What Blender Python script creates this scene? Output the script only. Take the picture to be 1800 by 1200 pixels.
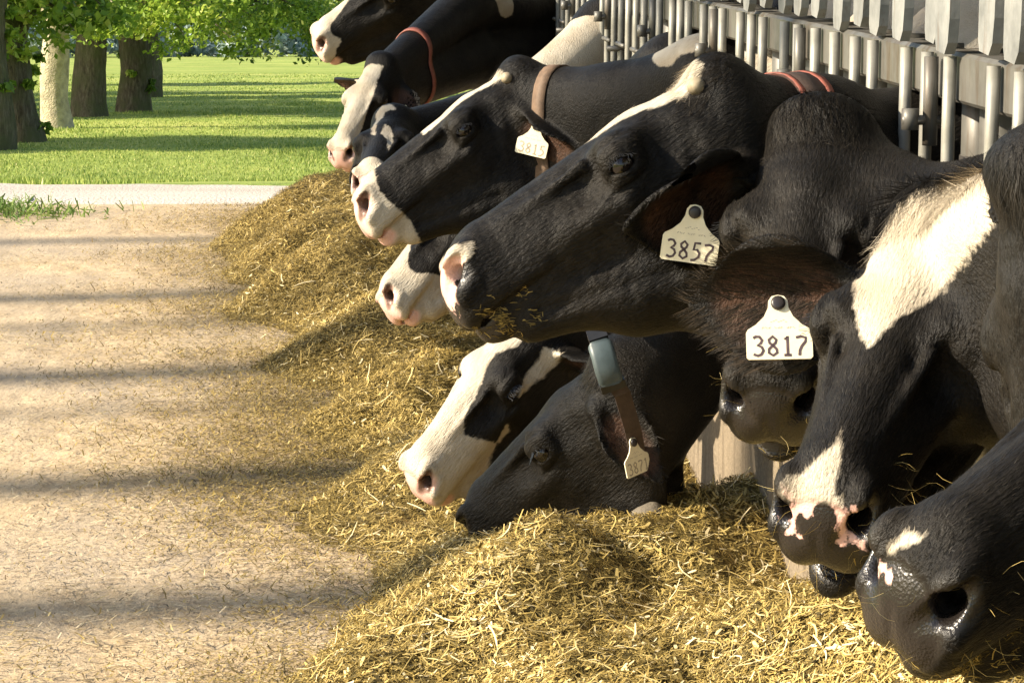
import bpy, math, random
import numpy as np
from mathutils import Vector, Matrix

# ------------------------------------------------------------------ camera, sky, sun, exposure
for o in list(bpy.data.objects): bpy.data.objects.remove(o)
SC = bpy.context.scene
COL = SC.collection
PITCH = math.atan(742 / 5000); YAW = math.atan(370 / 5000 * math.cos(PITCH))
cam_d = bpy.data.cameras.new('camera'); cam = bpy.data.objects.new('camera', cam_d); COL.objects.link(cam)
cam_d.sensor_width = 36; cam_d.lens = 100; cam_d.clip_end = 2000; cam_d.clip_start = .05
cam.location = (0, 0, 1.4); cam.rotation_euler = (math.pi / 2 - PITCH, 0, -YAW)
SC.camera = cam
SUN_EL, SUN_BACK = 29.0, 6.0                  # elevation; degrees behind the camera's left
W = bpy.data.worlds.new('World'); SC.world = W; W.use_nodes = True
wn = W.node_tree.nodes; sky = wn.new('ShaderNodeTexSky'); sky.sky_type = 'NISHITA'; sky.sun_disc = False
sky.sun_elevation = math.radians(SUN_EL); sky.sun_rotation = math.radians(270 - SUN_BACK)
sky.air_density = 1.2; sky.dust_density = 1.5
W.node_tree.links.new(sky.outputs[0], wn['Background'].inputs[0]); wn['Background'].inputs[1].default_value = .10
sun_d = bpy.data.lights.new('sun', 'SUN'); sun_d.energy = 5.0; sun_d.angle = math.radians(.9); sun_d.color = (1, .87, .68)
sun = bpy.data.objects.new('sun', sun_d); COL.objects.link(sun)
se, sb = math.radians(SUN_EL), math.radians(SUN_BACK)
SUNV = Vector((math.cos(se) * math.cos(sb), math.cos(se) * math.sin(sb), -math.sin(se)))
sun.rotation_euler = SUNV.to_track_quat('-Z', 'Y').to_euler()
SC.view_settings.view_transform = 'Standard'; SC.view_settings.look = 'None'
SC.view_settings.gamma = 1; SC.view_settings.exposure = 1.22
SC.render.engine = 'CYCLES'; SC.cycles.use_denoising = True
SC.cycles.max_bounces = 6; SC.cycles.diffuse_bounces = 3; SC.cycles.transparent_max_bounces = 4

# ------------------------------------------------------------------ helpers
rng = np.random.default_rng(7)
def tag(o, label=None, cat=None, group=None, kind=None):
    if label: o['label'] = label
    if cat: o['category'] = cat
    if group: o['group'] = group
    if kind: o['kind'] = kind
    return o
def mesh_obj(name, v, f, mat, parent=None, smooth=False, attrs=None):
    me = bpy.data.meshes.new(name)
    v = np.asarray(v, np.float32).reshape(-1, 3)
    if isinstance(f, np.ndarray):
        n, k = f.shape
        me.vertices.add(len(v)); me.vertices.foreach_set('co', v.ravel())
        me.loops.add(n * k); me.loops.foreach_set('vertex_index', f.astype(np.int32).ravel())
        me.polygons.add(n); me.polygons.foreach_set('loop_start', np.arange(0, n * k, k, dtype=np.int32))
        me.polygons.foreach_set('loop_total', np.full(n, k, np.int32))
        me.update(calc_edges=True)
    else:
        me.from_pydata(v.tolist(), [], f)
    if smooth: me.polygons.foreach_set('use_smooth', np.ones(len(me.polygons), bool))
    for an, arr in (attrs or {}).items():
        arr = np.asarray(arr, np.float32)
        a = me.attributes.new(an, 'FLOAT_VECTOR' if arr.ndim == 2 else 'FLOAT', 'POINT')
        a.data.foreach_set('vector' if arr.ndim == 2 else 'value', arr.ravel())
    if mat: me.materials.append(mat)
    o = bpy.data.objects.new(name, me); COL.objects.link(o)
    if parent: o.parent = parent
    return o
def empty(name, loc=(0, 0, 0)):
    o = bpy.data.objects.new(name, None); COL.objects.link(o); o.location = loc; o.empty_display_size = .1
    return o
class MB:
    def __init__(s): s.v = []; s.f = []
    def add(s, v, f):
        b = len(s.v); s.v += [tuple(p) for p in v]; s.f += [tuple(b + i for i in q) for q in f]; return s
    def box(s, lo, hi, bev=0):
        x0, y0, z0 = lo; x1, y1, z1 = hi
        if not bev:
            v = [(x, y, z) for z in (z0, z1) for x, y in ((x0, y0), (x1, y0), (x1, y1), (x0, y1))]
            return s.add(v, [(3, 2, 1, 0), (4, 5, 6, 7), (0, 1, 5, 4), (1, 2, 6, 5), (2, 3, 7, 6), (3, 0, 4, 7)])
        b = bev; rings = []
        for z, i in ((z0, b), (z0 + b, 0), (z1 - b, 0), (z1, b)):
            c = b if i == 0 else b * 1.6
            rings.append([(x0 + c, y0 + i * 1.0, z), (x1 - c, y0 + i, z), (x1 - i, y0 + c, z), (x1 - i, y1 - c, z), (x1 - c, y1 - i, z), (x0 + c, y1 - i, z), (x0 + i, y1 - c, z), (x0 + i, y0 + c, z)])
        v = [p for r in rings for p in r]; f = [tuple(range(7, -1, -1)), tuple(range(24, 32))]
        for k in range(3):
            for j in range(8): f.append((k * 8 + j, k * 8 + (j + 1) % 8, k * 8 + 8 + (j + 1) % 8, k * 8 + 8 + j))
        return s.add(v, f)
    def tube(s, pts, rad, n=10, cap=True):
        P = [Vector(p) for p in pts]; R = rad if hasattr(rad, '__len__') else [rad] * len(P)
        v = []; f = []; ref = None
        for i, p in enumerate(P):
            d = (P[min(i + 1, len(P) - 1)] - P[max(i - 1, 0)]).normalized()
            a = Vector((0, 0, 1)) if abs(d.z) < .9 else Vector((1, 0, 0))
            if ref is not None: a = ref
            x = (a - d * a.dot(d)).normalized(); y = d.cross(x); ref = x
            for k in range(n):
                t = 2 * math.pi * k / n; v.append(p + (x * math.cos(t) + y * math.sin(t)) * R[i])
        for i in range(len(P) - 1):
            for k in range(n): f.append((i * n + k, i * n + (k + 1) % n, (i + 1) * n + (k + 1) % n, (i + 1) * n + k))
        if cap: f += [tuple(range(n - 1, -1, -1)), tuple((len(P) - 1) * n + k for k in range(n))]
        return s.add(v, f)
    def build(s, name, mat, parent=None, smooth=False):
        return mesh_obj(name, s.v, s.f, mat, parent, smooth)

# value noise in numpy
_perm = np.random.default_rng(3).random((64, 64)).astype(np.float32)
def vnoise(x, y, seed=0):
    x = np.asarray(x, float) + seed * 17.31; y = np.asarray(y, float) + seed * 5.77
    i = np.floor(x).astype(int); j = np.floor(y).astype(int); u = x - i; v = y - j
    u = u * u * (3 - 2 * u); v = v * v * (3 - 2 * v)
    a = _perm[i % 64, j % 64]; b = _perm[(i + 1) % 64, j % 64]; c = _perm[i % 64, (j + 1) % 64]; d = _perm[(i + 1) % 64, (j + 1) % 64]
    return a + (b - a) * u + (c - a) * v + (a - b - c + d) * u * v
def fbm(x, y, seed=0, n=4):
    t = 0; a = .5
    for k in range(n): t = t + a * (vnoise(x, y, seed + k) - .5); x = x * 2.03; y = y * 2.03; a *= .5
    return t
def sstep(a, b, x):
    t = np.clip((x - a) / (b - a), 0, 1); return t * t * (3 - 2 * t)

# ------------------------------------------------------------------ materials
class NT:
    def __init__(s, name):
        s.m = bpy.data.materials.new(name); s.m.use_nodes = True; s.t = s.m.node_tree
        s.b = s.t.nodes['Principled BSDF']; s.out = s.t.nodes['Material Output']
    def n(s, typ, **kw):
        o = s.t.nodes.new('ShaderNode' + typ)
        for k, v in kw.items(): setattr(o, k, v)
        return o
    def l(s, a, b): s.t.links.new(a, b); return s
    def attr(s, name, vec=False):
        a = s.n('Attribute'); a.attribute_name = name; return a.outputs['Vector' if vec else 'Fac']
    def coord(s, kind='Object'): return s.n('TexCoord').outputs[kind]
    def noise(s, vec, scale, detail=4, rough=.55, stretch=None):
        if stretch:
            mp = s.n('Mapping'); mp.inputs['Scale'].default_value = stretch; s.l(vec, mp.inputs[0]); vec = mp.outputs[0]
        n = s.n('TexNoise'); n.inputs['Scale'].default_value = scale; n.inputs['Detail'].default_value = detail; n.inputs['Roughness'].default_value = rough
        s.l(vec, n.inputs['Vector']); return n.outputs[0]
    def vor(s, vec, scale):
        n = s.n('TexVoronoi'); n.inputs['Scale'].default_value = scale; s.l(vec, n.inputs['Vector']); return n.outputs[0]
    def ramp(s, fac, stops):
        r = s.n('ValToRGB'); e = r.color_ramp.elements
        while len(e) < len(stops): e.new(.5)
        for x, (p, c) in zip(e, stops): x.position = p; x.color = (*c, 1) if len(c) == 3 else c
        s.l(fac, r.inputs[0]); return r.outputs[0]
    def math(s, op, a, b=None, c=None):
        m = s.n('Math', operation=op)
        for i, x in enumerate((a, b, c)):
            if x is None: continue
            if isinstance(x, (int, float)): m.inputs[i].default_value = x
            else: s.l(x, m.inputs[i])
        return m.outputs[0]
    def mrange(s, v, a, b, c=0., d=1.):
        m = s.n('MapRange'); m.inputs[1].default_value = a; m.inputs[2].default_value = b; m.inputs[3].default_value = c; m.inputs[4].default_value = d
        s.l(v, m.inputs[0]); return m.outputs[0]
    def mix(s, fac, a, b, mode='MIX'):
        m = s.n('Mix', data_type='RGBA', blend_type=mode)
        for k, x in ((0, fac), (6, a), (7, b)):
            if isinstance(x, (int, float)): m.inputs[k].default_value = x
            elif isinstance(x, tuple): m.inputs[k].default_value = (*x, 1)
            else: s.l(x, m.inputs[k])
        return m.outputs[2]
    def bump(s, h, strength=.3, dist=.01, prev=None):
        b = s.n('Bump'); b.inputs['Strength'].default_value = strength; b.inputs['Distance'].default_value = dist
        s.l(h, b.inputs['Height'])
        if prev is not None: s.l(prev, b.inputs['Normal'])
        return b.outputs[0]
    def fin(s, col=None, rough=None, normal=None, metal=None, spec=None, **kw):
        for key, x in (('Base Color', col), ('Roughness', rough), ('Normal', normal), ('Metallic', metal), ('Specular IOR Level', spec)):
            if x is None: continue
            if isinstance(x, (int, float)): s.b.inputs[key].default_value = x
            elif isinstance(x, tuple): s.b.inputs[key].default_value = (*x, 1)
            else: s.l(x, s.b.inputs[key])
        for k, x in kw.items(): s.b.inputs[k.replace('_', ' ')].default_value = x
        return s.m
    def backlit(s, col, w=.35):
        """thin leaf or blade: light passes through"""
        tr = s.n('BsdfTranslucent'); mx = s.n('MixShader'); mx.inputs[0].default_value = w
        if isinstance(col, tuple): tr.inputs[0].default_value = (*col, 1)
        else: s.l(col, tr.inputs[0])
        s.l(s.b.outputs[0], mx.inputs[1]); s.l(tr.outputs[0], mx.inputs[2]); s.l(mx.outputs[0], s.out.inputs[0]); return s.m
M = {}
def plain(name, col, rough=.6, var=.25, scale=30, metal=0., bump=.1, bd=.002):
    t = NT(name); c = t.coord(); n = t.noise(c, scale)
    lo = tuple(x * (1 - var) for x in col); hi = tuple(min(1, x * (1 + var)) for x in col)
    M[name] = t.fin(t.ramp(n, [(.3, lo), (.7, hi)]), rough, t.bump(t.noise(c, scale * 4), bump, bd), metal); return M[name]

# coat: black / white patches, muzzle skin, inside of the ear
t = NT('cow_coat'); rest = t.attr('rest', True)
jag = t.noise(rest, 150, 3, .6, (.45, 1, 1)); jag2 = t.noise(rest, 28, 3)
wv = t.math('ADD', t.attr('white'), t.math('ADD', t.math('MULTIPLY_ADD', jag, .012, -.006), t.math('MULTIPLY_ADD', jag2, .014, -.007)))
wf = t.mrange(wv, -.003, .003)
fur = t.noise(rest, 260, 4, .6, (.22, 1, 1)); big = t.noise(rest, 9, 4)
black = t.mix(t.mrange(t.math('ADD', t.math('MULTIPLY', fur, .5), t.math('MULTIPLY', big, .5)), .38, .68), (.0030, .0028, .0026), (.017, .0145, .0115))
white = t.mix(t.mrange(big, .4, .75), t.mix(fur, (.42, .37, .285), (.61, .555, .455)), (.39, .315, .22))
dust = t.mrange(t.noise(rest, 6, 5, .65), .50, .72, 0, .55); black = t.mix(t.math('MULTIPLY', dust, fur), black, (.050, .041, .029))
coat = t.mix(wf, black, white)
pv = t.math('ADD', t.attr('pink'), t.math('MULTIPLY_ADD', t.noise(rest, 60, 3), .03, -.015))
pf = t.mrange(pv, -.0015, .0015)
pores = t.vor(rest, 330)
pink = t.mix(t.noise(rest, 40), (.66, .36, .30), (.80, .54, .46)); dark = t.mix(t.noise(rest, 70), (.0055, .0045, .0042), (.016, .0125, .011))
skin = t.mix(pf, dark, pink); sk = t.attr('skin')
col = t.mix(sk, coat, skin)
ie = t.attr('inear'); col = t.mix(ie, col, t.mix(fur, (.02, .012, .008), (.105, .053, .033)))
nsk = t.mrange(sk, 0, 1, 1, .12); bmp = t.bump(t.math('MULTIPLY', fur, nsk), .8, .005); bmp = t.bump(t.math('MULTIPLY', t.noise(rest, 14, 3, .5), nsk), .35, .02, bmp); bmp = t.bump(t.math('MULTIPLY', pores, sk), .22, .0025, bmp)
rg = t.mrange(sk, 0, 1, .46, .27)
M['coat'] = t.fin(col, rg, bmp, spec=t.mrange(sk, 0, 1, .15, .5))
t = NT('cow_hair'); rest = t.attr('rest', True)
jag = t.noise(rest, 150, 3, .6, (.45, 1, 1)); jag2 = t.noise(rest, 28, 3)
wv = t.math('ADD', t.attr('white'), t.math('ADD', t.math('MULTIPLY_ADD', jag, .012, -.006), t.math('MULTIPLY_ADD', jag2, .014, -.007)))
wf = t.mrange(wv, -.003, .003); rr = t.attr('rnd')
rb = t.mrange(rr, 1, 2); hc = t.mix(rb, t.mix(wf, t.mix(rr, (.0028, .0026, .0024), (.031, .026, .020)), t.mix(rr, (.40, .34, .25), (.60, .53, .42))), (.10, .070, .045))
M['hair'] = t.fin(hc, .5, spec=.10)
t = NT('eyeball'); c = t.coord(); M['eye'] = t.fin(t.ramp(t.noise(c, 300), [(.3, (.005, .0035, .003)), (.8, (.008, .005, .004))]), .06, spec=.6)
plain('eye_rim', (.018, .012, .012), .3)
plain('horn_bud', (.30, .25, .17), .6, .3, 90)
plain('tag_yellow', (.86, .79, .58), .45, .06, 60, bump=.05)
plain('ink', (.085, .055, .06), .6, .35, 200, bump=0)
plain('ink_faint', (.42, .36, .27), .6, .2, 200, bump=0)
plain('button', (.03, .025, .025), .4)
plain('collar_tan', (.13, .082, .05), .7, .3, 60, bump=.4)
plain('collar_red', (.25, .075, .05), .6, .25, 60, bump=.3)
plain('collar_dark', (.055, .035, .027), .7, .3, 60, bump=.4)
plain('collar_box', (.055, .078, .084), .45, .25, 30)
plain('box_clip', (.012, .012, .012), .35)
plain('counterweight', (.16, .135, .10), .85, .3, 50, bump=.6, bd=.004)
# steel, levers, concrete
t = NT('galvanised_steel'); c = t.coord(); n = t.noise(c, 14, 6); v = t.vor(c, 40)
base = t.mix(v, t.ramp(n, [(.3, (.075, .073, .064)), (.6, (.135, .13, .113)), (.8, (.20, .19, .16))]), (.145, .14, .125))
st = t.noise(c, 9, 5, .7, (4, 4, .4)); base = t.mix(t.mrange(st, .50, .70), base, (.085, .060, .038))
M['steel'] = t.fin(base, t.mrange(n, .3, .7, .55, .38), t.bump(n, .15, .002), .25)
plain('steel_bright', (.25, .243, .21), .5, .25, 20, .2)
M['steel_bright'] = M['steel_bright']
t = NT('weathered_lever'); c = t.coord(); n = t.noise(c, 12, 6, .65); s2 = t.noise(c, 8, 5, .7, (5, 5, .6))
base = t.ramp(n, [(.25, (.11, .115, .112)), (.5, (.20, .205, .197)), (.75, (.29, .29, .275))])
base = t.mix(t.mrange(s2, .58, .72), base, (.11, .07, .045))
M['lever'] = t.fin(base, .75, t.bump(n, .5, .004))
plain('dark_steel', (.05, .045, .04), .6, .4, 25, .3)
t = NT('concrete'); c = t.coord(); n = t.noise(c, 7, 6); p = t.noise(c, 110, 4, .7)
base = t.mix(t.mrange(p, .35, .7), t.ramp(n, [(.3, (.12, .095, .062)), (.7, (.20, .16, .108))]), (.27, .215, .148))
base = t.mix(t.mrange(t.noise(c, 5, 5, .7, (3, 3, .5)), .52, .68, 0, .7), base, (.075, .055, .034))
M['concrete'] = t.fin(base, .9, t.bump(p, .6, .006, t.bump(n, .3, .02)))
t = NT('alley_floor'); c = t.coord(); a = t.noise(c, 1.1, 5); b_ = t.noise(c, 9, 6, .65, (1, .5, 1)); g = t.noise(c, 55, 5, .7, (1, .6, 1)); sp = t.vor(c, 70)
base = t.ramp(b_, [(.25, (.33, .25, .15)), (.5, (.52, .40, .25)), (.75, (.63, .505, .33))])
base = t.mix(t.mrange(a, .42, .68, 0, .55), base, (.37, .32, .26)); base = t.mix(t.mrange(g, .56, .70, 0, .75), base, (.15, .105, .06)); base = t.mix(t.mrange(g, .26, .38, .5, 0), base, (.60, .49, .32))
tr = t.noise(c, 2.2, 4, .55, (2.2, .16, 1)); base = t.mix(t.mrange(tr, .46, .66, 0, .42), base, (.30, .25, .19)); base = t.mix(t.mrange(tr, .30, .44, .35, 0), base, (.62, .49, .33))
M['alley'] = t.fin(base, .95, t.bump(g, .6, .006, t.bump(b_, .5, .02)), spec=.2)
t = NT('gravel'); c = t.coord(); a = t.noise(c, 1.2, 4, .5, (.4, 2, 1)); g = t.noise(c, 60, 4)
base = t.mix(g, t.ramp(a, [(.35, (.50, .45, .39)), (.65, (.68, .63, .56))]), (.40, .36, .31))
M['gravel'] = t.fin(base, .95, t.bump(g, .5, .02), spec=.2)
t = NT('turf'); c = t.coord(); a = t.noise(c, .35, 5); g = t.noise(c, 5, 6, .7); far = t.noise(c, .06, 3, .5, (.3, 1, 1))
base = t.ramp(t.math('ADD', t.math('MULTIPLY', a, .6), t.math('MULTIPLY', g, .4)), [(.34, (.15, .22, .045)), (.5, (.27, .34, .07)), (.62, (.42, .44, .12)), (.72, (.54, .50, .2))])
base = t.mix(t.mrange(far, .4, .7, 0, .3), base, (.20, .23, .05))
M['turf'] = t.fin(base, .9, t.bump(g, .8, .06), spec=.2)
def blade_mat(name, stops, rough=.6, back=.35, emis=None):
    t = NT(name); c = t.ramp(t.attr('rnd'), stops); t.fin(c, rough, spec=.3); M[name] = t.backlit(c, back) if back else t.m
blade_mat('grass_blade', [(0, (.10, .18, .035)), (.45, (.25, .33, .07)), (.8, (.44, .47, .13)), (1, (.66, .60, .28))])
blade_mat('leaf', [(0, (.085, .16, .02)), (.5, (.24, .36, .045)), (.85, (.45, .53, .085)), (1, (.62, .63, .17))], .45, .45)
blade_mat('hedge_leaf', [(0, (.26, .34, .33)), (.5, (.36, .45, .42)), (1, (.50, .58, .52))], .6, .3)  # distance haze painted into the leaves as a pale bluish tone
blade_mat('hay', [(0, (.060, .045, .014)), (.3, (.19, .14, .038)), (.62, (.45, .325, .094)), (.86, (.64, .49, .18)), (1, (.84, .72, .44))], .62, .12)
blade_mat('chaff', [(0, (.13, .09, .045)), (.25, (.32, .235, .125)), (.7, (.54, .42, .24)), (1, (.74, .62, .40))], .8, 0)
t = NT('feed'); c = t.coord(); a = t.noise(c, 3, 5); g = t.noise(c, 60, 5, .75, (1, .7, 1)); v = t.noise(c, 170, 4, .7)
base = t.ramp(t.math('ADD', t.math('MULTIPLY', g, .6), t.math('MULTIPLY', v, .4)), [(.32, (.045, .032, .011)), (.46, (.14, .10, .029)), (.58, (.29, .21, .066)), (.7, (.48, .36, .14))])
M['feed'] = t.fin(base, .85, t.bump(g, 1, .02, t.bump(v, .8, .006)), spec=.2)
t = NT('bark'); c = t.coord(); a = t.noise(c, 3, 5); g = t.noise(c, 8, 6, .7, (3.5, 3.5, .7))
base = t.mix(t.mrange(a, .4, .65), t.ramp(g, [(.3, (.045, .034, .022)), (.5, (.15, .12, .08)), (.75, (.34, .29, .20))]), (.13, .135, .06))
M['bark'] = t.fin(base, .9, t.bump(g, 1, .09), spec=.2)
plain('bark_pale', (.40, .35, .24), .9, .35, 9, bump=1, bd=.03)  # lighter copy of the bark, sunlight painted into its colour
plain('roof_sheet', (.30, .29, .27), .6, .2, 3, .3)
plain('post_wood', (.16, .12, .085), .85, .35, 8, bump=.5)
plain('barn_floor', (.14, .115, .085), .9, .35, 4, bump=.5, bd=.01)
plain('wall_board', (.13, .085, .06), .85, .3, 5, bump=.4)

# ------------------------------------------------------------------ ground, road, alley
def field_z(X, Y):
    Y = np.asarray(Y, float)
    lin = np.where(Y < 15.6, -.03, np.where(Y < 28, -.03 - (Y - 15.6) * (1.116 / 12.4), -.6 - .042 * (np.minimum(Y, 256) - 15)))
    return lin + np.where(Y > 27, .10 * fbm(np.asarray(X) * .25, Y * .12, 11, 3), 0)
xs = np.unique(np.concatenate([np.linspace(-600, -40, 12), np.linspace(-40, 40, 90), np.linspace(40, 600, 12)]))
ys = np.unique(np.concatenate([np.linspace(-80, 15.4, 14), np.linspace(15.6, 60, 90), np.linspace(60, 260, 80), np.linspace(260, 1500, 12)]))
GX, GY = np.meshgrid(xs, ys, indexing='ij')
def grid_faces(nx, ny):
    i, j = np.meshgrid(np.arange(nx - 1), np.arange(ny - 1), indexing='ij'); a = (i * ny + j).ravel()
    return np.stack([a, a + ny, a + ny + 1, a + 1], -1)
gz = field_z(GX, GY)
tag(mesh_obj('ground', np.stack([GX, GY, gz], -1), grid_faces(len(xs), len(ys)), M['turf'], smooth=True), kind='structure')
rx = np.concatenate([np.linspace(-60, -4.05, 40), np.linspace(-4, 4, 121), np.linspace(4.05, 60, 40)]); rt = np.linspace(0, 1, 7)
RX, RT = np.meshgrid(rx, rt, indexing='ij'); RY = (14.2 - .06 * RX + .22 * fbm(RX * 1.7, RX * 0, 6, 4)) * (1 - RT) + (14.98 - .17 * np.clip(RX, -8, 8) + .3 * fbm(RX * 1.9, RX * 0 + 5, 7, 4)) * RT
RZ = -.024 + (.036 + .012 * fbm(RX * 2, RY * 2, 5)) * np.minimum(RT * 6, 1)
tag(mesh_obj('gravel_road', np.stack([RX, RY, RZ], -1), grid_faces(201, 7), M['gravel'], smooth=True), kind='structure')
ax = np.linspace(-2.7, 1.06, 60); ay = np.linspace(-4, 14.9, 180)
AX, AY = np.meshgrid(ax, ay, indexing='ij'); AZ = .001 + .010 * fbm(AX * 1.5, AY * .8, 21) - .014 * sstep(13.4, 14.1, AY)
tag(mesh_obj('feed_alley', np.stack([AX, AY, AZ], -1), grid_faces(60, 180), M['alley'], smooth=True), kind='structure')

# ------------------------------------------------------------------ the row of feed
MOUNDS = [(4.3, 1.0, .46), (5.35, 1.1, .40), (6.75, .95, .36), (7.95, .9, .34), (9.1, 1.0, .36), (10.45, 1.1, .40), (11.6, .85, .30), (12.65, 1.3, .42)]
def pile_z(X, Y):
    """a windrow broken into hummocks whose ridges run out to the left"""
    X = np.asarray(X, float); Y = np.asarray(Y, float)
    far = sstep(7.5, 11.5, Y); g = 0
    Yr = Y - .55 * (X - .3) + .35 * fbm(X * 1.6, Y * .9, 30, 2)
    for yc, am, sg in MOUNDS: g = g + am * np.exp(-((Yr - yc) / sg) ** 2)
    edge = -.06 - .36 * far - .13 * np.minimum(g, 1.2) + .25 * fbm(Y * 1.1, X * .7 + 3.1, 31, 3) + .10 * fbm(Y * 4.3, X * 2, 39, 3)
    crest = .46 - .34 * far + .12 * fbm(Y * .8, Y * 0 + 9.2, 32, 2)
    H = .070 + .145 * g + .05 * far + .04 * fbm(Y * .75, X * .5, 33, 2)
    up = sstep(0, 1, (X - edge) / (crest - edge))
    dn = 1 - (.42 * sstep(5.7, 6.3, Y) - .05) * sstep(crest + .05, .93, X)
    z = H * up ** 1.2 * dn + .32 * sstep(.50, .97, X) * sstep(5.0, 3.9, Y)
    z = z * sstep(13.5, 12.8, Y) * sstep(1.2, 1.8, Y)
    m = sstep(.010, .10, z)
    z = z + m * (.07 * fbm(X * 2.3, Y * 2.1, 37, 2) + .075 * fbm(X * 5.5, Y * 4.6, 34, 3) + .034 * fbm(X * 17, Y * 15, 35, 3))
    z = z + .06 * fbm(X * 6, Y * 6, 40, 3) - .014 - .012 * (1 - m)
    return np.maximum(z, 0) + .006
px_ = np.arange(-1.15, 1.04, .016); py_ = np.arange(1.2, 13.5, .019)
PX, PY = np.meshgrid(px_, py_, indexing='ij'); PZ = pile_z(PX, PY)
f = grid_faces(len(px_), len(py_)); keep = (PZ.ravel()[f] > .0085).any(1)
f = f[keep]; u, inv = np.unique(f, return_inverse=True)
PV = np.stack([PX, PY, PZ - .004], -1).reshape(-1, 3)[u]
pile = tag(mesh_obj('feed_pile', PV, inv.reshape(f.shape), M['feed'], smooth=True),
           'long windrow of chopped golden hay and silage in front of the cows', 'feed', kind='stuff')
def ribbons(name, P, D, N, L, Wd, rnd, mat, parent=None, bend=.3, segs=2):
    """curved flat strips: root-centre P, direction D, up N"""
    n = len(P); S = np.cross(D, N); S /= np.linalg.norm(S, axis=1, keepdims=True) + 1e-9
    b = (rng.random(n)[:, None] - .35) * bend; c = (rng.random(n)[:, None] - .5) * bend * 1.6
    rows = []
    for k in range(segs + 1):
        t = k / segs - .5
        ctr = P + D * (L[:, None] * t) + (N * b + S * c) * L[:, None] * (4 * t * t - .4) * .6
        w = Wd[:, None] * (.5 if 0 < k < segs else .34)
        rows += [ctr - S * w, ctr + S * w]
    V_ = np.stack(rows, 1).reshape(-1, 3); m = 2 * (segs + 1); base = np.arange(n)[:, None] * m
    fs = np.concatenate([base + np.array([[2 * k, 2 * k + 1, 2 * k + 3, 2 * k + 2]]) for k in range(segs)])
    return mesh_obj(name, V_, fs, mat, parent, attrs={'rnd': np.repeat(rnd, m)})
def unit(a): return a / (np.linalg.norm(a, axis=1, keepdims=True) + 1e-9)
def grid_z(X, Y):                      # height read from the pile's own grid
    fx = np.clip((X - px_[0]) / .016, 0, len(px_) - 1.01); fy = np.clip((Y - py_[0]) / .019, 0, len(py_) - 1.01)
    i = fx.astype(int); j = fy.astype(int); u = fx - i; v = fy - j
    return PZ[i, j] * (1 - u) * (1 - v) + PZ[i + 1, j] * u * (1 - v) + PZ[i, j + 1] * (1 - u) * v + PZ[i + 1, j + 1] * u * v
def scatter_pile(n, lo, hi):
    Y = 1 / (1 / lo - rng.random(n) * (1 / lo - 1 / hi)); X = rng.uniform(-1.1, 1.0, n)
    z = grid_z(X, Y); k = rng.random(n) < np.clip((z - .007) / .012, 0, 1)
    X, Y, z = X[k], Y[k], z[k]; e = .014
    nx = -(grid_z(X + e, Y) - z) / e; ny = -(grid_z(X, Y + e) - z) / e
    N = unit(np.stack([nx, ny, np.ones(len(X))], -1)); return np.stack([X, Y, z], -1), N
def lay(P, N, tilt):
    n = len(P); a = rng.random(n) * 2 * np.pi; D = np.stack([np.cos(a), np.sin(a), np.zeros(n)], -1)
    D = unit(D - N * (D * N).sum(1)[:, None]); return unit(D + N * rng.normal(0, tilt, n)[:, None])
Pa, Na = scatter_pile(380000, 3.2, 13.4); Pb, Nb = scatter_pile(150000, 7.5, 13.4); Pc, Nc = scatter_pile(45000, 1.7, 3.3); P = np.concatenate([Pa, Pb, Pc]); N = np.concatenate([Na, Nb, Nc]); n = len(P)
L = rng.gamma(2.0, .0058, n) + .006; Wd = rng.uniform(.0011, .0033, n)
ribbons('loose_hay', P + N * rng.uniform(-.002, .010, n)[:, None], lay(P, N, .30), N, L, Wd, np.clip(rng.normal(.52, .21, n) + .55 * fbm(P[:, 0] * 4, P[:, 1] * 3.5, 61, 3) + .25 * fbm(P[:, 0] * 14, P[:, 1] * 12, 62, 2), 0, 1), M['hay'], pile, .5)['kind'] = 'stuff'
P, N = scatter_pile(8000, 3.2, 13.4); n = len(P)
ribbons('long_straw', P + N * rng.uniform(.003, .014, n)[:, None], lay(P, N, .22), N, rng.uniform(.03, .10, n), rng.uniform(.0015, .0036, n), np.clip(rng.normal(.82, .14, n), 0, 1), M['hay'], pile, .55, 4)['kind'] = 'stuff'
P, N = scatter_pile(26000, 3.2, 13.4); n = len(P)
ribbons('chopped_stems', P + N * rng.uniform(.001, .010, n)[:, None], lay(P, N, .25), N, rng.uniform(.010, .030, n), rng.uniform(.004, .0075, n), np.clip(rng.choice([.05, .2, .75, .95], n) + rng.normal(0, .05, n), 0, 1), M['hay'], pile, .25)['kind'] = 'stuff'
n = 130000; Y = np.where(rng.random(n) < .5, 1 / (1 / 4.6 - rng.random(n) * (1 / 4.6 - 1 / 14.0)), rng.uniform(6.5, 14, n)); X = .30 - rng.gamma(1.6, .30, n) - .25 * sstep(7.5, 11.5, Y)
k = rng.random(n) < .05 + 1.8 * np.maximum(0, fbm(X * 1.1 + 4, Y * 1.7, 36, 3) + .08 + .25 * sstep(-.5, 0, X) + .22 * sstep(7.5, 9.5, Y) * sstep(-1.1, -.4, X)); X, Y = X[k], Y[k]; n = len(X)
P = np.stack([X, Y, np.maximum(grid_z(X, Y), .012) + rng.uniform(0, .012, n)], -1); N = np.tile([[0, 0, 1.]], (n, 1))
ribbons('spilled_hay', P, lay(P, N, .2), N, rng.gamma(2.0, .008, n) + .007, rng.uniform(.0015, .004, n), np.clip(rng.normal(.42, .22, n), 0, 1), M['hay'], pile, .5)['kind'] = 'stuff'
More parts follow.
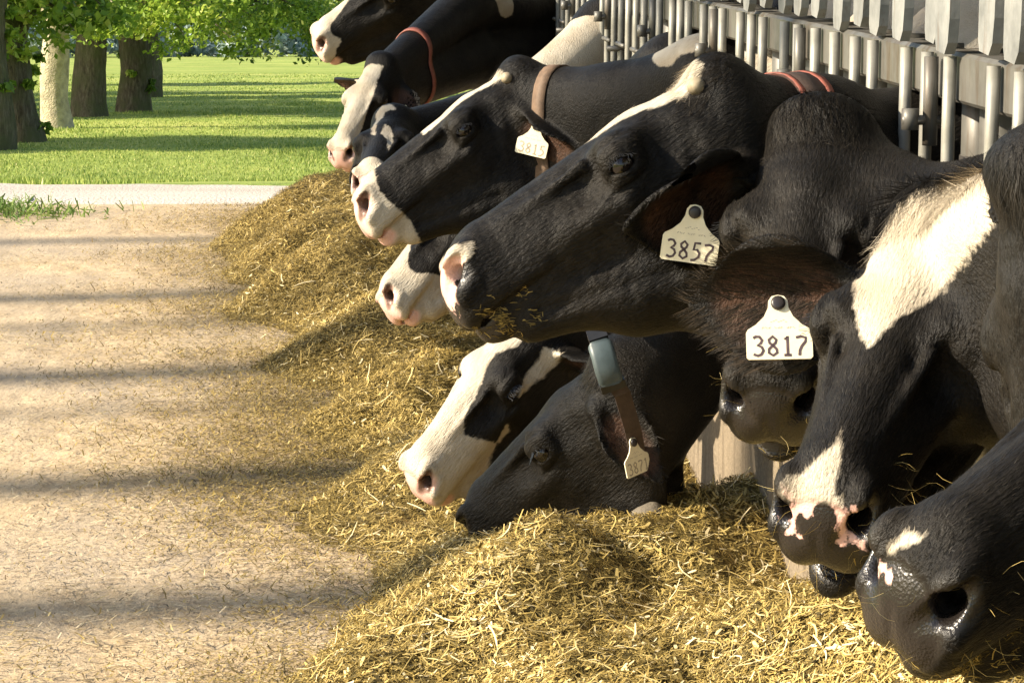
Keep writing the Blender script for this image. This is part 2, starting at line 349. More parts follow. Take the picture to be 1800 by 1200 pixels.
# chaff trodden over the alley, thicker beside the feed
n = 70000; Y = 1 / (1 / 5.0 - rng.random(n) * (1 / 5.0 - 1 / 14.0)); X = rng.uniform(-2.4, .3, n)
dens = sstep(-1.2, -.1, X) * .7 + .06 + .9 * np.maximum(0, fbm(X * 1.2, Y * 1.5, 41, 3))
k = rng.random(n) < dens; X, Y = X[k], Y[k]; n = len(X)
P = np.stack([X, Y, .009 + .010 * fbm(X * 1.5, Y * .8, 21) + rng.uniform(0, .003, n)], -1); N = np.tile([[0, 0, 1.]], (n, 1))
tag(ribbons('chaff', P, lay(P, N, .10), N, rng.gamma(2, .008, n) + .006, rng.uniform(.0015, .005, n), rng.random(n), M['chaff'], None, .3, 1),
    'scattered chaff and straw bits trodden into the tan alley', 'chaff', kind='stuff')

# ------------------------------------------------------------------ kerb, headlocks, barn
FX = 1.02; COWY = (2.4, 3.0, 3.6, 4.2, 4.8, 6.0, 6.6, 7.2, 7.8, 9.6, 11.4, 13.2)
curb = empty('concrete_kerb', (FX, 6, 0))
for i, y in enumerate(np.arange(.6, 14.4, 2.3)):
    mb = MB(); mb.box((FX - .085, y + .006, -.05), (FX + .085, min(y + 2.294, 14.2), .37), .012); o = mb.build('kerb_block', M['concrete']); o.parent = curb; o.location = (-FX, -6, 0)
tag(curb, 'low rough concrete feed kerb under the steel headlocks', 'kerb')
def headlock(y0, n, label):
    root = empty('headlock_panel', (FX, y0, 0))
    def part(name, mb, mat, smooth=False): return mb.build(name, mat, root, smooth)
    Ln = n * .2
    part('top_rail', MB().box((-.012, 0.003, 1.118), (.040, Ln - .003, 1.196), .006), M['steel'])
    part('bottom_rail', MB().tube([(.02, 0.003, .45), (.02, Ln - .003, .45)], .026, 12), M['steel'], True)
    for k in range(n):
        y = .1 + k * .2; yw = y0 + y; near = [c for c in COWY if abs(c - yw) < .13]; y = y + (.04 if near and yw > near[0] else -.04 if near else 0)
        j = rng.uniform(-.012, .012); q = rng.uniform(-.02, .02)
        part('front_bar', MB().tube([(-.024, y + q, .44), (-.028, y + q * .5, .8), (-.026, y, 1.08), (-.025, y, 1.19)], [.0105, .0105, .0105, .0105], 10), M['steel_bright'], True)
        zl = 1.03 if [c for c in COWY if abs(c - y0 - .2 - k * .2) < .08] else .44; xb = .085 + j
        b = part('back_pipe', MB().tube([(xb, .2 + k * .2, zl), (xb, .2 + k * .2, 1.0 + max(0, zl - .98) + j), (xb - .005, .2 + k * .2, 1.19)], [.040, .040, .034], 12), M['steel'], True)
        if zl < 1: MB().tube([(xb, .2 + k * .2, .70 + j), (xb, .2 + k * .2, .985 + 3 * j)], .0425, 12).build('shade_sleeve', M['dark_steel'], b, True)  # dark sleeve stands in for the shadow band on the lower pipe
        mb = MB(); zt = 1.52; y1, y2 = y - .050, y + .050; x0, x1 = -.030 + j, -.014 + j; z0 = 1.203 + q * .5
        prof = [(y1 + .035, z0), (y2 - .008, z0 + .004), (y2, z0 + .02), (y2 - .004, 1.4), (y2 - .02, zt), (y1 + .01, zt), (y1 - .006, 1.38), (y1 + .004, z0 + .055), (y1 + .014, z0 + .018)]
        m_ = len(prof); mb.add([(x0, a, c) for a, c in prof] + [(x1, a, c) for a, c in prof],
               [tuple(range(m_)), tuple(range(2 * m_ - 1, m_ - 1, -1))] + [(i, i + m_, (i + 1) % m_ + m_, (i + 1) % m_) for i in range(m_)])
        part('release_lever', mb, M['lever'])
        if k % 6 == 3:
            part('latch_bolt', MB().tube([(-.075, y - .05, 1.085), (-.01, y - .05, 1.085)], .008, 8).tube([(-.062, y - .05, 1.07), (-.062, y - .05, 1.103)], .014, 8).tube([(-.03, y - .05, 1.045), (-.03, y - .05, 1.185)], .012, 8), M['steel'], True)
        if k % 3 == 1:
            part('stop_pin', MB().tube([(-.07, y, .98 + q), (0, y, .98 + q)], .009, 8), M['steel'], True)
        if k % 2 == 0: part('cross_link', MB().tube([(-.04, y, 1.015), (-.04, y + .2, 1.015)] , .007, 6), M['steel'], True)
    mb = MB(); mb.tube([(0, 0, 1.40), (0, Ln - .004, 1.40)], .022, 10); part('upper_pipe', mb, M['dark_steel'], True)
    tag(root, label, 'headlock', 'steel headlock panels along the kerb')
headlock(2.0, 9, 'galvanised headlock panel nearest the camera, ending right of the black cows')
headlock(3.8, 12, 'galvanised headlock panel with grey levers at the top right corner')
headlock(6.2, 12, 'galvanised headlock panel with dense upright bars above the white blazed cow')
headlock(8.6, 12, 'headlock panel behind the cow with a tan neck patch')
headlock(11.0, 16, 'farthest headlock panel seen as thin upright bars')
barn = empty('barn', (1.2, 7, 0))
def bpart(name, mb, mat): o = mb.build(name, mat, barn); o.location = (-1.2, -7, 0); return o
bpart('floor', MB().box((FX + .09, -2.5, -.25), (14, 15.7, -.02)), M['barn_floor'])
bpart('roof', MB().add([(.75, -3, 3.5), (.75, 16, 3.5), (8, 16, 5.6), (8, -3, 5.6), (15, 16, 3.5), (15, -3, 3.5), (.75, -3, 3.56), (.75, 16, 3.56), (8, 16, 5.66), (8, -3, 5.66), (15, 16, 3.56), (15, -3, 3.56)],
      [(0, 3, 2, 1), (3, 5, 4, 2), (6, 7, 8, 9), (9, 8, 10, 11), (0, 1, 7, 6), (4, 5, 11, 10), (0, 6, 9, 3), (3, 9, 11, 5), (1, 2, 8, 7), (2, 4, 10, 8)]), M['roof_sheet'])
for y in (-1.5, 2.6, 8.5, 14.9): bpart('post', MB().box((1.24, y - .09, -.1), (1.42, y + .09, 3.6), .006), M['post_wood'])
for k in range(24): bpart('wall_board', MB().box((13.9, -2 + k * .72, -.1), (13.96 + .01 * (k % 2), -2 + k * .72 + .70, 3.7)), M['wall_board'])
for k in range(18): bpart('end_board', MB().box((1.5 + k * .70, 15.6, -.1), (1.5 + k * .70 + .68, 15.66 + .01 * (k % 2), 4.6)), M['wall_board'])
tag(barn, 'open sided cattle barn behind the headlocks with a pitched roof', 'barn')

# ------------------------------------------------------------------ trees, hedge, grass
def leaves(name, C, R, per, size, mat, parent=None, flat=.7):
    k = len(C) * per; ctr = np.repeat(C, per, 0); r = np.repeat(R, per)
    g = rng.normal(0, 1, (k, 3)); g = g / (np.linalg.norm(g, axis=1, keepdims=True)) * (rng.random((k, 1)) ** .55)
    P = ctr + g * r[:, None] * np.array([1, 1, flat])
    N = unit(rng.normal(0, 1, (k, 3)) + np.array([-.35, -.2, .9])); D = unit(np.cross(N, rng.normal(0, 1, (k, 3)))); D = unit(D + np.array([0, 0, -.35]))
    S = np.cross(D, N); s = size * rng.uniform(.65, 1.35, k)[:, None]
    V_ = np.stack([P - D * s * .5, P + S * s * .30 + N * s * .10, P + D * s * .5, P - S * s * .30 + N * s * .10], 1).reshape(-1, 3)
    b = np.arange(k)[:, None] * 4; fs = np.concatenate([b + np.array([[0, 1, 2]]), b + np.array([[0, 2, 3]])])
    rnd = np.clip(np.repeat(rng.normal(.5, .16, len(C)), per) + rng.normal(0, .18, k), 0, 1)
    return mesh_obj(name, V_, fs, mat, parent, attrs={'rnd': np.repeat(rnd, 4)})
def tree(loc, r, fork, height, spread, label, seed, skirts=(), clear=0., ivy=0, per=46, leaf=.13, nl=9, lean=(0, 0), bark='bark', group='trees in the row beyond the road'):
    rr = random.Random(seed); root = empty('broadleaf_tree', loc)
    mb = MB(); top = fork
    pts = [(lean[0] * z / top + .03 * math.sin(z * 3 + seed), lean[1] * z / top + .03 * math.cos(z * 2 + seed), z) for z in np.linspace(-.15, top, 7)]
    mb.tube(pts, [r * (1.26 if i == 0 else 1.07 if i == 1 else 1.0 - .02 * i) * rr.uniform(.92, 1.1) for i in range(7)], 16, False)
    mb.v = [(x + .10 * r * math.sin(7 * math.atan2(y, x) + z * 2 + seed), y + .08 * r * math.sin(5 * math.atan2(y, x) - z * 3), z) for x, y, z in mb.v]
    C = []; Rr = []
    end = Vector(pts[-1])
    for k in range(nl):
        a = 2 * math.pi * k / nl + rr.uniform(-.3, .3); ln = spread * rr.uniform(.55, 1.0); rise = (height - fork) * rr.uniform(.25, .9)
        if k < 2: ln *= .35; rise = (height - fork) * .95
        lp = [end - Vector((0, 0, .15)) + Vector((math.cos(a) * ln * t, math.sin(a) * ln * t, rise * (1 - (1 - t) ** 1.8))) + Vector((rr.uniform(-.1, .1), rr.uniform(-.1, .1), 0)) * t for t in (0, .15, .35, .6, .8, 1)]
        mb.tube(lp, [r * .62 * (1 - .88 * t) for t in (0, .15, .35, .6, .8, 1)], 8, False)
        for t in (.4, .55, .7, .85, 1):
            q = lp[0].lerp(lp[-1], t); q.z = lp[0].z + rise * (1 - (1 - t) ** 1.8)
            for _ in range(4): C.append(q + Vector((rr.gauss(0, .6), rr.gauss(0, .6), rr.gauss(.1, .45)))); Rr.append(rr.uniform(.35, .75))
    for sx, sy, sz in skirts:                       # low hanging branches
        q = Vector((sx, sy, sz)); s0 = end + Vector((0, 0, rr.uniform(-.3, .2)))
        mid = s0.lerp(q, .55) + Vector((0, 0, .55)); mb.tube([s0, s0.lerp(mid, .5) + Vector((0, 0, .2)), mid, mid.lerp(q, .6) + Vector((0, 0, .1)), q], [r * .26, r * .2, r * .14, r * .08, .01], 6, False)
        for t in (.45, .65, .85, 1.0):
            p = mid.lerp(q, (t - .45) / .55)
            for _ in range(3): C.append(p + Vector((rr.gauss(0, .28), rr.gauss(0, .28), rr.gauss(0, .16)))); Rr.append(rr.uniform(.22, .42))
    for _ in range(ivy):
        z_ = rr.uniform(.1, top); a_ = rr.uniform(0, 6.28); C.append(Vector((math.cos(a_) * r * 1.05, math.sin(a_) * r * 1.05, z_))); Rr.append(rr.uniform(.06, .15))
    C = [(c, q) for c, q in zip(C, Rr) if c.z > clear]
    mb.build('trunk', M[bark], root, True)
    leaves('crown', np.array([tuple(c) for c, _ in C]), np.array([q for _, q in C]), per, leaf, M['leaf'], root)
    return tag(root, label, 'tree', group)
def fz(x, y): return float(field_z(np.array([x]), np.array([y]))[0])
def T(x, y, *a, **k): return tree((x, y, fz(x, y)), *a, **k)
T(-3.86, 36.0, .20, 2.4, 7, 3.5, 'tree cut by the left picture edge, first of the row', 1, ivy=8)
T(-3.74, 38.7, .20, 1.45, 7, 3.6, 'dappled tree trunk with a leafy fork, second from the left edge', 2, ivy=10, skirts=[(-.9, -1, 1.6), (1.2, -1.2, 1.8), (.2, -1.5, 2.0), (.8, -1.3, 1.5), (-.4, -1.2, 1.9)], lean=(-.12, 0))
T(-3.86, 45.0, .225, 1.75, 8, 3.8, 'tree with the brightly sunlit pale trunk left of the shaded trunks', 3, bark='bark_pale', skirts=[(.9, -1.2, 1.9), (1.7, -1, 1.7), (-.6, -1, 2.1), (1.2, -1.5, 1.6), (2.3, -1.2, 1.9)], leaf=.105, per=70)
T(-3.85, 52.0, .31, 2.2, 8, 4.2, 'thick shaded tree trunk right of the sunlit pale trunk', 4, ivy=0, skirts=[(1.2, -1.4, 1.9), (1.8, -1.6, 1.5), (2.6, -1.5, 1.45), (3.3, -.8, 1.6), (2.2, .5, 1.9), (3.9, -.6, 1.9), (.4, -1.2, 2.1)], leaf=.105, per=70)
T(-3.25, 55.5, .29, 2.3, 8.5, 4.6, 'dark dappled tree trunk standing nearest the open lawn', 5, ivy=6, skirts=[(.9, -1.2, 1.9), (1.5, -1.4, 1.55), (2.2, -1.6, 1.4), (2.8, -1.2, 1.7), (3.4, -1.0, 1.55), (3.9, -1.2, 1.8), (4.5, .2, 1.9), (2.6, 1, 2.0)], leaf=.105, per=70)
T(-4.9, 92.0, .32, 3.4, 9, 5.0, 'slim distant tree trunk at the end of the row beside the lawn', 6, skirts=[(2, -1, 3.2), (3.4, -1, 2.9), (5, -1, 2.6), (6.5, 0, 2.8)], leaf=.2)
T(-3.72, 70.0, .22, 2.8, 9, 5.2, 'tree whose drooping leafy branches hang over the sunny lawn', 8, skirts=[(1.4, -1, 2.3), (2.2, -1, 1.9), (3, -1, 2.0), (3.7, -1.2, 1.7), (4.4, -.6, 2.0), (5, .5, 2.1), (5.8, -.5, 2.0)], leaf=.16)
# the same row goes on beside the alley, left of the view; its stems lay the soft bands of shade over the feed
kb = math.tan(sb)
for i, (yb, r) in enumerate([(5.75, .155), (7.05, .145), (8.1, .05), (8.78, .14), (9.9, .06), (10.7, .12), (12.6, .09)]):
    x0 = -18 - .4 * (i % 3)
    tree((x0, yb - (-.5 - x0) * kb, -.03), r, 12.6, 17, 2.4, 'tall slender tree beside the alley left of the view, %s from the camera' % ('nearest', 'second', 'third', 'fourth', 'fifth', 'sixth', 'seventh', 'eighth')[i], 20 + i, clear=12.3, per=26, leaf=.18, nl=6, lean=(0, 0), group='tall trees beside the alley')
for i, (y, sp) in enumerate([(38.2, 2.3), (54, 2.8), (58.5, 3.2), (63.5, 3.2), (69, 3.4), (76, 3.4), (92, 3.4)]):  # unseen second row, added to throw broad bands of shade on the lawn
    T(-11.5 - .4 * (i % 2), y - 1.6, .24, 2.2, 7.2, sp, 'shade tree of the parallel row left of the view, %s from the road' % ('first', 'second', 'third', 'fourth', 'fifth', 'sixth', 'seventh')[i], 40 + i, leaf=.3, per=60, group='shade trees left of the lawn')
C0 = rng.uniform(0, 1, (1, 3))
hx = np.linspace(-46, 26, 15)
for i, x in enumerate(hx):
    k = 34; y = 248 + 5 * math.sin(i * 2.1)
    C = np.stack([rng.normal(0, 2.4, k), rng.normal(0, 1.4, k), np.abs(rng.normal(1.6, 1.2, k)) + .3], -1)
    root = empty('hedge_bush', (x, y, fz(x, y)))
    leaves('foliage', C, rng.uniform(.8, 1.6, k), 46, .75, M['hedge_leaf'], root)
    MB().tube([(0, 0, -.2), (.1, 0, 1), (.3, 0, 2.2)], [.22, .16, .05], 8).build('stem', M['bark'], root, True)
    tag(root, 'bush with bluish haze in its leaf colour, in the hedge at the far end of the lawn', 'bush', 'bushes of the far hedge')
n = 190000; Yb = 1 / (1 / 27. - rng.random(n) * (1 / 27. - 1 / 120.)); Xb = rng.uniform(-.22, .10, n) * Yb
Xb[: n // 8] = rng.uniform(-9, -1.0, n // 8); Yb[: n // 8] = rng.uniform(15.4, 27, n // 8)
zb = field_z(Xb, Yb); cl = fbm(Xb * .7, Yb * .4, 51, 3)
hgt = (.018 + .028 * rng.random(n) + .12 * np.maximum(0, cl)) * (1 + .004 * Yb); wd = .006 + .00022 * Yb
a = rng.random(n) * 2 * np.pi; S = np.stack([np.cos(a), np.sin(a), 0 * a], -1) * wd[:, None]
P = np.stack([Xb, Yb, zb - .02], -1); tip = P + np.stack([rng.normal(0, .3, n) * hgt, rng.normal(0, .3, n) * hgt, hgt], -1)
V_ = np.stack([P - S, P + S, tip], 1).reshape(-1, 3)
tag(mesh_obj('grass', V_, np.arange(3 * n).reshape(-1, 3), M['grass_blade'], attrs={'rnd': np.repeat(np.clip(rng.normal(.45, .2, n) + .5 * np.maximum(0, -cl), 0, 1), 3)}),
    'sunlit green grass of the lawn between the trees', 'grass', kind='stuff')
# weeds at the corner of the road
n = 1500; P = np.stack([rng.normal(-1.70, .30, n), rng.normal(13.75, .22, n), np.zeros(n)], -1); P[:, 2] = .06 * np.exp(-((P[:, 0] + 1.6) / .4) ** 2) * rng.random(n)
N = unit(rng.normal(0, .5, (n, 3)) + np.array([0, 0, 1])); D = unit(rng.normal(0, 1, (n, 3)) + np.array([0, 0, .5]))
tag(ribbons('weed_clump', P, D, N, rng.uniform(.03, .11, n), rng.uniform(.004, .010, n), np.clip(rng.normal(.12, .2, n), 0, 1), M['grass_blade'], None, .6),
    'low clump of green brown weeds at the left edge beside the gravel road', 'weeds', kind='stuff')

# ------------------------------------------------------------------ distance fields for the animals
F32 = np.float32
def V(*a): return np.array(a, dtype=np.float64)
def nrm(v):
    v = np.asarray(v, float); return v / (np.linalg.norm(v) + 1e-12)
def smin(a, b, k):
    h = np.clip(0.5 + 0.5 * (b - a) / k, 0, 1)
    return b + (a - b) * h - k * h * (1 - h)
def ssub(a, b, k):                       # a minus b, smooth
    return -smin(-a, b, k)
def ell(p, c, r):
    r = np.asarray(r, F32)
    q = (p - np.asarray(c, F32)) / r
    k0 = np.sqrt(np.einsum('ij,ij->i', q, q)) + 1e-9
    q /= r
    k1 = np.sqrt(np.einsum('ij,ij->i', q, q)) + 1e-9
    return k0 * (k0 - 1) / k1
def rcone(p, a, b, ra, rb):
    a = np.asarray(a, F32); ba = np.asarray(b, F32) - a
    pa = p - a
    t = np.clip(pa @ ba / (ba @ ba), 0, 1)
    pa -= t[:, None] * ba
    return np.sqrt(np.einsum('ij,ij->i', pa, pa)) - (ra + (rb - ra) * t)
def rot_axis(axis, ang):
    a = nrm(axis); K = np.array([[0, -a[2], a[1]], [a[2], 0, -a[0]], [-a[1], a[0], 0]])
    return np.eye(3) + np.sin(ang) * K + (1 - np.cos(ang)) * K @ K

HINGE = V(.09, 0, -.11)
EYE_C = V(.185, .0905, -.056)
def warp(p):
    t = np.clip((p[:, 0] - .28) / .20, 0, 1); t = t * t * (3 - 2 * t)
    p = np.array(p, F32); p[:, 0] -= .36 * (-p[:, 2] - .07) * t          # the muzzle leans forward at the lips
    return p
def nostril(q):
    n = smin(rcone(q, (.518, .030, -.088), (.504, .054, -.071), .010, .0165), rcone(q, (.504, .054, -.071), (.470, .074, -.046), .0165, .008), .008)
    n = smin(n, rcone(q, (.500, .052, -.070), (.455, .030, -.078), .0145, .012), .006)
    return n
def head_sdf(p, jaw=0.0, lid=0.5):
    """head frame: x to the muzzle, y left, z up out of the forehead; poll near 0"""
    p = warp(p)
    q = p.copy(); q[:, 1] = np.sqrt(p[:, 1] ** 2 + .003 ** 2)
    d = ell(q, (.085, 0, -.088), (.145, .090, .088))
    d = smin(d, ell(q, (-.026, 0, -.036), (.055, .074, .054)), .035)
    d = smin(d, rcone(q, (.14, 0, -.064), (.43, 0, -.066), .062, .046), .03)
    d = smin(d, rcone(q, (.20, .028, -.115), (.42, .022, -.097), .062, .040), .035)
    d = smin(d, ell(q, (.180, .070, -.052), (.060, .034, .042)), .03)
    d = smin(d, rcone(q, (.205, .078, -.095), (.31, .058, -.100), .018, .011), .022)      # facial crest
    # jaw
    qj = q
    if jaw:
        c, s = np.cos(jaw), np.sin(jaw)
        x = q[:, 0] - HINGE[0]; z = q[:, 2] - HINGE[2]
        qj = q.copy(); qj[:, 0] = HINGE[0] + c * x - s * z; qj[:, 2] = HINGE[2] + s * x + c * z
    d = smin(d, ell(qj, (.135, .046, -.175), (.100, .037, .100)), .03)
    d = smin(d, rcone(qj, (.14, .034, -.226), (.38, .017, -.166), .054, .036), .022 if jaw < .05 else .012)
    d = smin(d, ell(qj, (.418, 0, -.152), (.055, .038, .027)), .014)
    # muzzle
    d = smin(d, ell(q, (.462, 0, -.083), (.054, .063, .056)), .025)
    d = smin(d, rcone(q, (.36, .036, -.112), (.470, .030, -.112), .026, .032), .02)
    d = smin(d, ell(q, (.480, .047, -.062), (.032, .020, .028)), .012)
    # nostril: a comma running up and back
    n = nostril(q)
    d = ssub(d, n, .006)
    d = smin(d, rcone(q, (.462, .058, -.088), (.488, .060, -.098), .008, .009), .016)      # lower wing of the nostril
    # muzzle groove and mouth line
    d = ssub(d, rcone(p, (.520, 0, -.085), (.512, 0, -.125), .002, .003), .010)
    m = smin(rcone(q, (.49, 0, -.1375), (.455, .042, -.1375), .006, .0075), rcone(q, (.455, .042, -.1375), (.335, .070, -.131), .0075, .005), .004)
    d = ssub(d, m, .007)
    # hollows: temple, cheek behind the crest, under the eye
    d = ssub(d, ell(q, (.105, .115, -.055), (.05, .03, .025)), .03)
    d = ssub(d, ell(q, (.29, .108, -.140), (.07, .030, .022)), .03)
    d = ssub(d, ell(q, (.250, .085, -.045), (.05, .02, .025)), .03)
    # lids: a brow and a slit in front of the eyeball
    d = smin(d, ell(q, (.182, .090, -.051), (.036, .021, .028)), .014)
    d = smin(d, rcone(q, (.156, .094, -.036), (.206, .093, -.037), .008, .006), .014)
    o = .0045 + .009 * lid
    d = ssub(d, ell(q, (.186, .112, -.058), (.023, .026, o)), .003)
    # folds: round the eye, behind the mouth, along the jaw
    d = ssub(d, rcone(q, (.160, .100, -.080), (.222, .092, -.088), .002, .002), .009)
    d = ssub(d, rcone(q, (.150, .096, -.020), (.212, .092, -.022), .002, .002), .008)
    d = ssub(d, rcone(q, (.345, .074, -.122), (.285, .078, -.180), .003, .002), .012)
    d = ssub(d, rcone(q, (.315, .080, -.126), (.250, .084, -.195), .003, .002), .012)
    d = ssub(d, rcone(q, (.38, .052, -.168), (.20, .084, -.212), .004, .003), .018)
    d = smin(d, rcone(q, (.235, .062, -.030), (.40, .036, -.046), .006, .004), .014)
    d = ssub(d, rcone(q, (.055, .098, -.02), (.085, .100, -.14), .006, .006), .02)
    # slack skin, veins and muscle
    d = d + .0006 * np.sin(62 * p[:, 0] + 2.2 * np.sin(55 * p[:, 1]) + 30 * p[:, 2]) * np.sin(70 * p[:, 2] + 2 * np.sin(48 * p[:, 0]) + 25 * p[:, 1]) * np.clip((.44 - p[:, 0]) * 8, 0, 1)
    d = ssub(d, rcone(q, (.210, .103, -.062), (.231, .092, -.080), .003, .002), .008)
    return d

def ear_frame(base, u, w):
    u = nrm(u); w = np.asarray(w, float); w = nrm(w - u * (w @ u)); v = np.cross(w, u)
    return np.asarray(base, float), np.stack([u, v, w])      # rows
def ear_sdf(p, fr, L=.20, W=1.0, cup=1.0):
    b, R = fr
    e = ((p - b.astype(F32)) @ R.T.astype(F32)).astype(F32)
    s = L / .20
    e = e / s
    # leaf outline: narrow base, broad middle, tapering tip; edges rolled to +w
    u = e[:, 0]
    t = np.clip(u / .20, 0, 1)
    wid = W * (.030 + .034 * np.sin(np.pi * np.clip(t * .92 + .06, 0, 1)) ** .8 - .012 * t)
    v = e[:, 1] / (wid / .05)
    e2 = np.stack([u, v, e[:, 2] - cup * .55 * (np.minimum(np.abs(e[:, 1]), .07) ** 2) / .06 + .10 * cup * t * (1 - t) * .2], -1)
    r2 = np.sqrt(((u - .098) / .105) ** 2 + (v / .048) ** 2) + 1e-6
    d2 = (r2 - 1) * .055
    d = np.sqrt(np.maximum(d2, 0) ** 2 + e2[:, 2] ** 2) - .0056
    d = d * .85
    d = smin(d, rcone(e, (-.01, 0, -.004), (.045, 0, -.004), .026, .020), .02)
    # hollow the root
    d = ssub(d, ell(e, (.055, 0, .020), (.05, .022, .018)), .01)
    return d * s

def chain_sdf(p, pts, k=.05):
    d = None
    for (a, ra), (b, rb) in zip(pts[:-1], pts[1:]):
        c = rcone(p, a, b, ra, rb)
        d = c if d is None else smin(d, c, k)
    return d

def surface_nets(val, org, h):
    """val: 3-D array of distances. Returns verts, quads."""
    nx, ny, nz = val.shape
    ins = val < 0
    cnt = np.zeros((nx - 1, ny - 1, nz - 1), np.int8)
    for i in (0, 1):
        for j in (0, 1):
            for k in (0, 1):
                cnt += ins[i:nx - 1 + i, j:ny - 1 + j, k:nz - 1 + k]
    act = (cnt > 0) & (cnt < 8)
    idx = np.full(act.shape, -1, np.int64)
    ci = np.argwhere(act)
    idx[act] = np.arange(len(ci))
    acc = np.zeros((len(ci), 3)); num = np.zeros(len(ci))
    corners = [(0,0,0),(1,0,0),(0,1,0),(1,1,0),(0,0,1),(1,0,1),(0,1,1),(1,1,1)]
    edges = [(a, b) for a in range(8) for b in range(a + 1, 8) if sum(abs(np.subtract(corners[a], corners[b]))) == 1]
    cv = [val[ci[:, 0] + c[0], ci[:, 1] + c[1], ci[:, 2] + c[2]] for c in corners]
    for a, b in edges:
        va, vb = cv[a], cv[b]
        m = (va < 0) != (vb < 0)
        t = np.where(m, va / np.where(m, va - vb, 1), 0)
        pa = np.array(corners[a], float); pb = np.array(corners[b], float)
        acc += np.where(m[:, None], pa + t[:, None] * (pb - pa), 0); num += m
    verts = (ci + acc / num[:, None]) * h + org
    quads = []
    for ax in range(3):
        o = [0, 0, 0]; o[ax] = 1
        A = ins[:nx - o[0], :ny - o[1], :nz - o[2]]; B = ins[o[0]:, o[1]:, o[2]:]
        e = np.argwhere(A != B)
        b, c = [(1, 2), (2, 0), (0, 1)][ax]
        ok = (e[:, b] > 0) & (e[:, c] > 0) & (e[:, b] < val.shape[b] - 1) & (e[:, c] < val.shape[c] - 1)
        e = e[ok]
        def g(db, dc):
            q = e.copy(); q[:, b] -= db; q[:, c] -= dc
            return idx[q[:, 0], q[:, 1], q[:, 2]]
        f = np.stack([g(0, 0), g(1, 0), g(1, 1), g(0, 1)], -1)
        flip = ~A[e[:, 0], e[:, 1], e[:, 2]]
        f[flip] = f[flip][:, ::-1]
        quads.append(f)
    return verts, np.concatenate(quads)

def mesh_sdf(fn, lo, hi, h, band=4):
    lo = np.asarray(lo, float); hi = np.asarray(hi, float)
    H = h * band
    n = np.ceil((hi - lo) / H).astype(int) + 1
    ax = [lo[i] + H * np.arange(n[i]) for i in range(3)]
    P = np.stack(np.meshgrid(*ax, indexing='ij'), -1).reshape(-1, 3).astype(F32)
    cv = fn(P).reshape(n)
    # coarse cells near the surface
    mn = np.full(n - 1, 1e9); 
    for i in (0, 1):
        for j in (0, 1):
            for k in (0, 1):
                mn = np.minimum(mn, np.abs(cv[i:n[0]-1+i, j:n[1]-1+j, k:n[2]-1+k]))
    near = mn < H * 1.15
    N = (n - 1) * band + 1
    val = np.repeat(np.repeat(np.repeat(cv, band, 0), band, 1), band, 2)[:N[0], :N[1], :N[2]].astype(F32)
    m = np.zeros(N, bool)
    fine = np.repeat(np.repeat(np.repeat(near, band, 0), band, 1), band, 2)
    m[:-1, :-1, :-1] |= fine; m[1:, :-1, :-1] |= fine; m[:-1, 1:, :-1] |= fine; m[:-1, :-1, 1:] |= fine
    m[1:, 1:, :-1] |= fine; m[1:, :-1, 1:] |= fine; m[:-1, 1:, 1:] |= fine; m[1:, 1:, 1:] |= fine
    pi = np.argwhere(m)
    out = np.empty(len(pi), F32)
    for s in range(0, len(pi), 200000):
        out[s:s + 200000] = fn((pi[s:s + 200000] * h + lo).astype(F32))
    val[m] = out
    return surface_nets(val, lo, h)

# ------------------------------------------------------------------ cows
SV = np.array([.98, .98, 1.16])
def fix_R(R):
    R = np.array(R, float); x = nrm(R[:, 0]); z = R[:, 2] - x * (x @ R[:, 2]); z = nrm(z); return np.stack([x, np.cross(z, x), z], -1)
def poly_sd(poly, x, w):
    """signed distance to a polygon, positive inside"""
    d = np.full(x.shape, 1e9); ins = np.zeros(x.shape, bool); n = len(poly)
    for i in range(n):
        (ax_, aw), (bx_, bw) = poly[i], poly[(i + 1) % n]
        ex, ew = bx_ - ax_, bw - aw; px, pw = x - ax_, w - aw
        t = np.clip((px * ex + pw * ew) / (ex * ex + ew * ew + 1e-12), 0, 1)
        d = np.minimum(d, (px - ex * t) ** 2 + (pw - ew * t) ** 2)
        c = ((aw > w) != (bw > w)) & (x < (bx_ - ax_) * (w - aw) / (bw - aw + 1e-12) + ax_); ins ^= c
    d = np.sqrt(d); return np.where(ins, d, -d)
def unwrap(ph): return ph[:, 0], np.arctan2(ph[:, 1], ph[:, 2] + .09) * .08
def body_sdf(p):
    q = p.copy(); q[:, 1] = np.abs(q[:, 1])
    d = rcone(q, (.08, 0, .93), (.45, 0, 1.02), .12, .20)
    d = smin(d, rcone(q, (.40, 0, 1.12), (.95, 0, 1.15), .13, .14), .1)
    d = smin(d, ell(q, (.62, 0, .80), (.40, .26, .38)), .1)
    d = smin(d, ell(q, (1.25, 0, .78), (.78, .36, .42)), .1)
    d = smin(d, ell(q, (1.95, 0, .92), (.40, .27, .32)), .08)
    d = smin(d, rcone(q, (.8, 0, 1.18), (2.2, 0, 1.17), .08, .08), .08)
    d = smin(d, rcone(q, (.52, .15, .62), (.55, .15, .28), .10, .055), .06)
    d = smin(d, rcone(q, (.55, .15, .28), (.55, .15, .05), .05, .045), .03)
    d = smin(d, rcone(q, (1.98, .17, .72), (1.86, .18, .48), .15, .09), .08)
    d = smin(d, rcone(q, (1.86, .18, .48), (2.08, .18, .34), .08, .058), .04)
    d = smin(d, rcone(q, (2.08, .18, .34), (2.03, .18, .05), .05, .045), .03)
    for x in (.53, 2.01): d = smin(d, ell(q, (x, .16, .030), (.075, .055, .052)), .02)
    d = smin(d, rcone(q, (2.30, 0, 1.12), (2.38, 0, .40), .03, .018), .03)
    return smin(d, ell(q, (2.38, 0, .30), (.03, .03, .10)), .03)
BODY = mesh_sdf(body_sdf, (-.10, -.42, -.13), (2.48, .42, 1.32), .030)
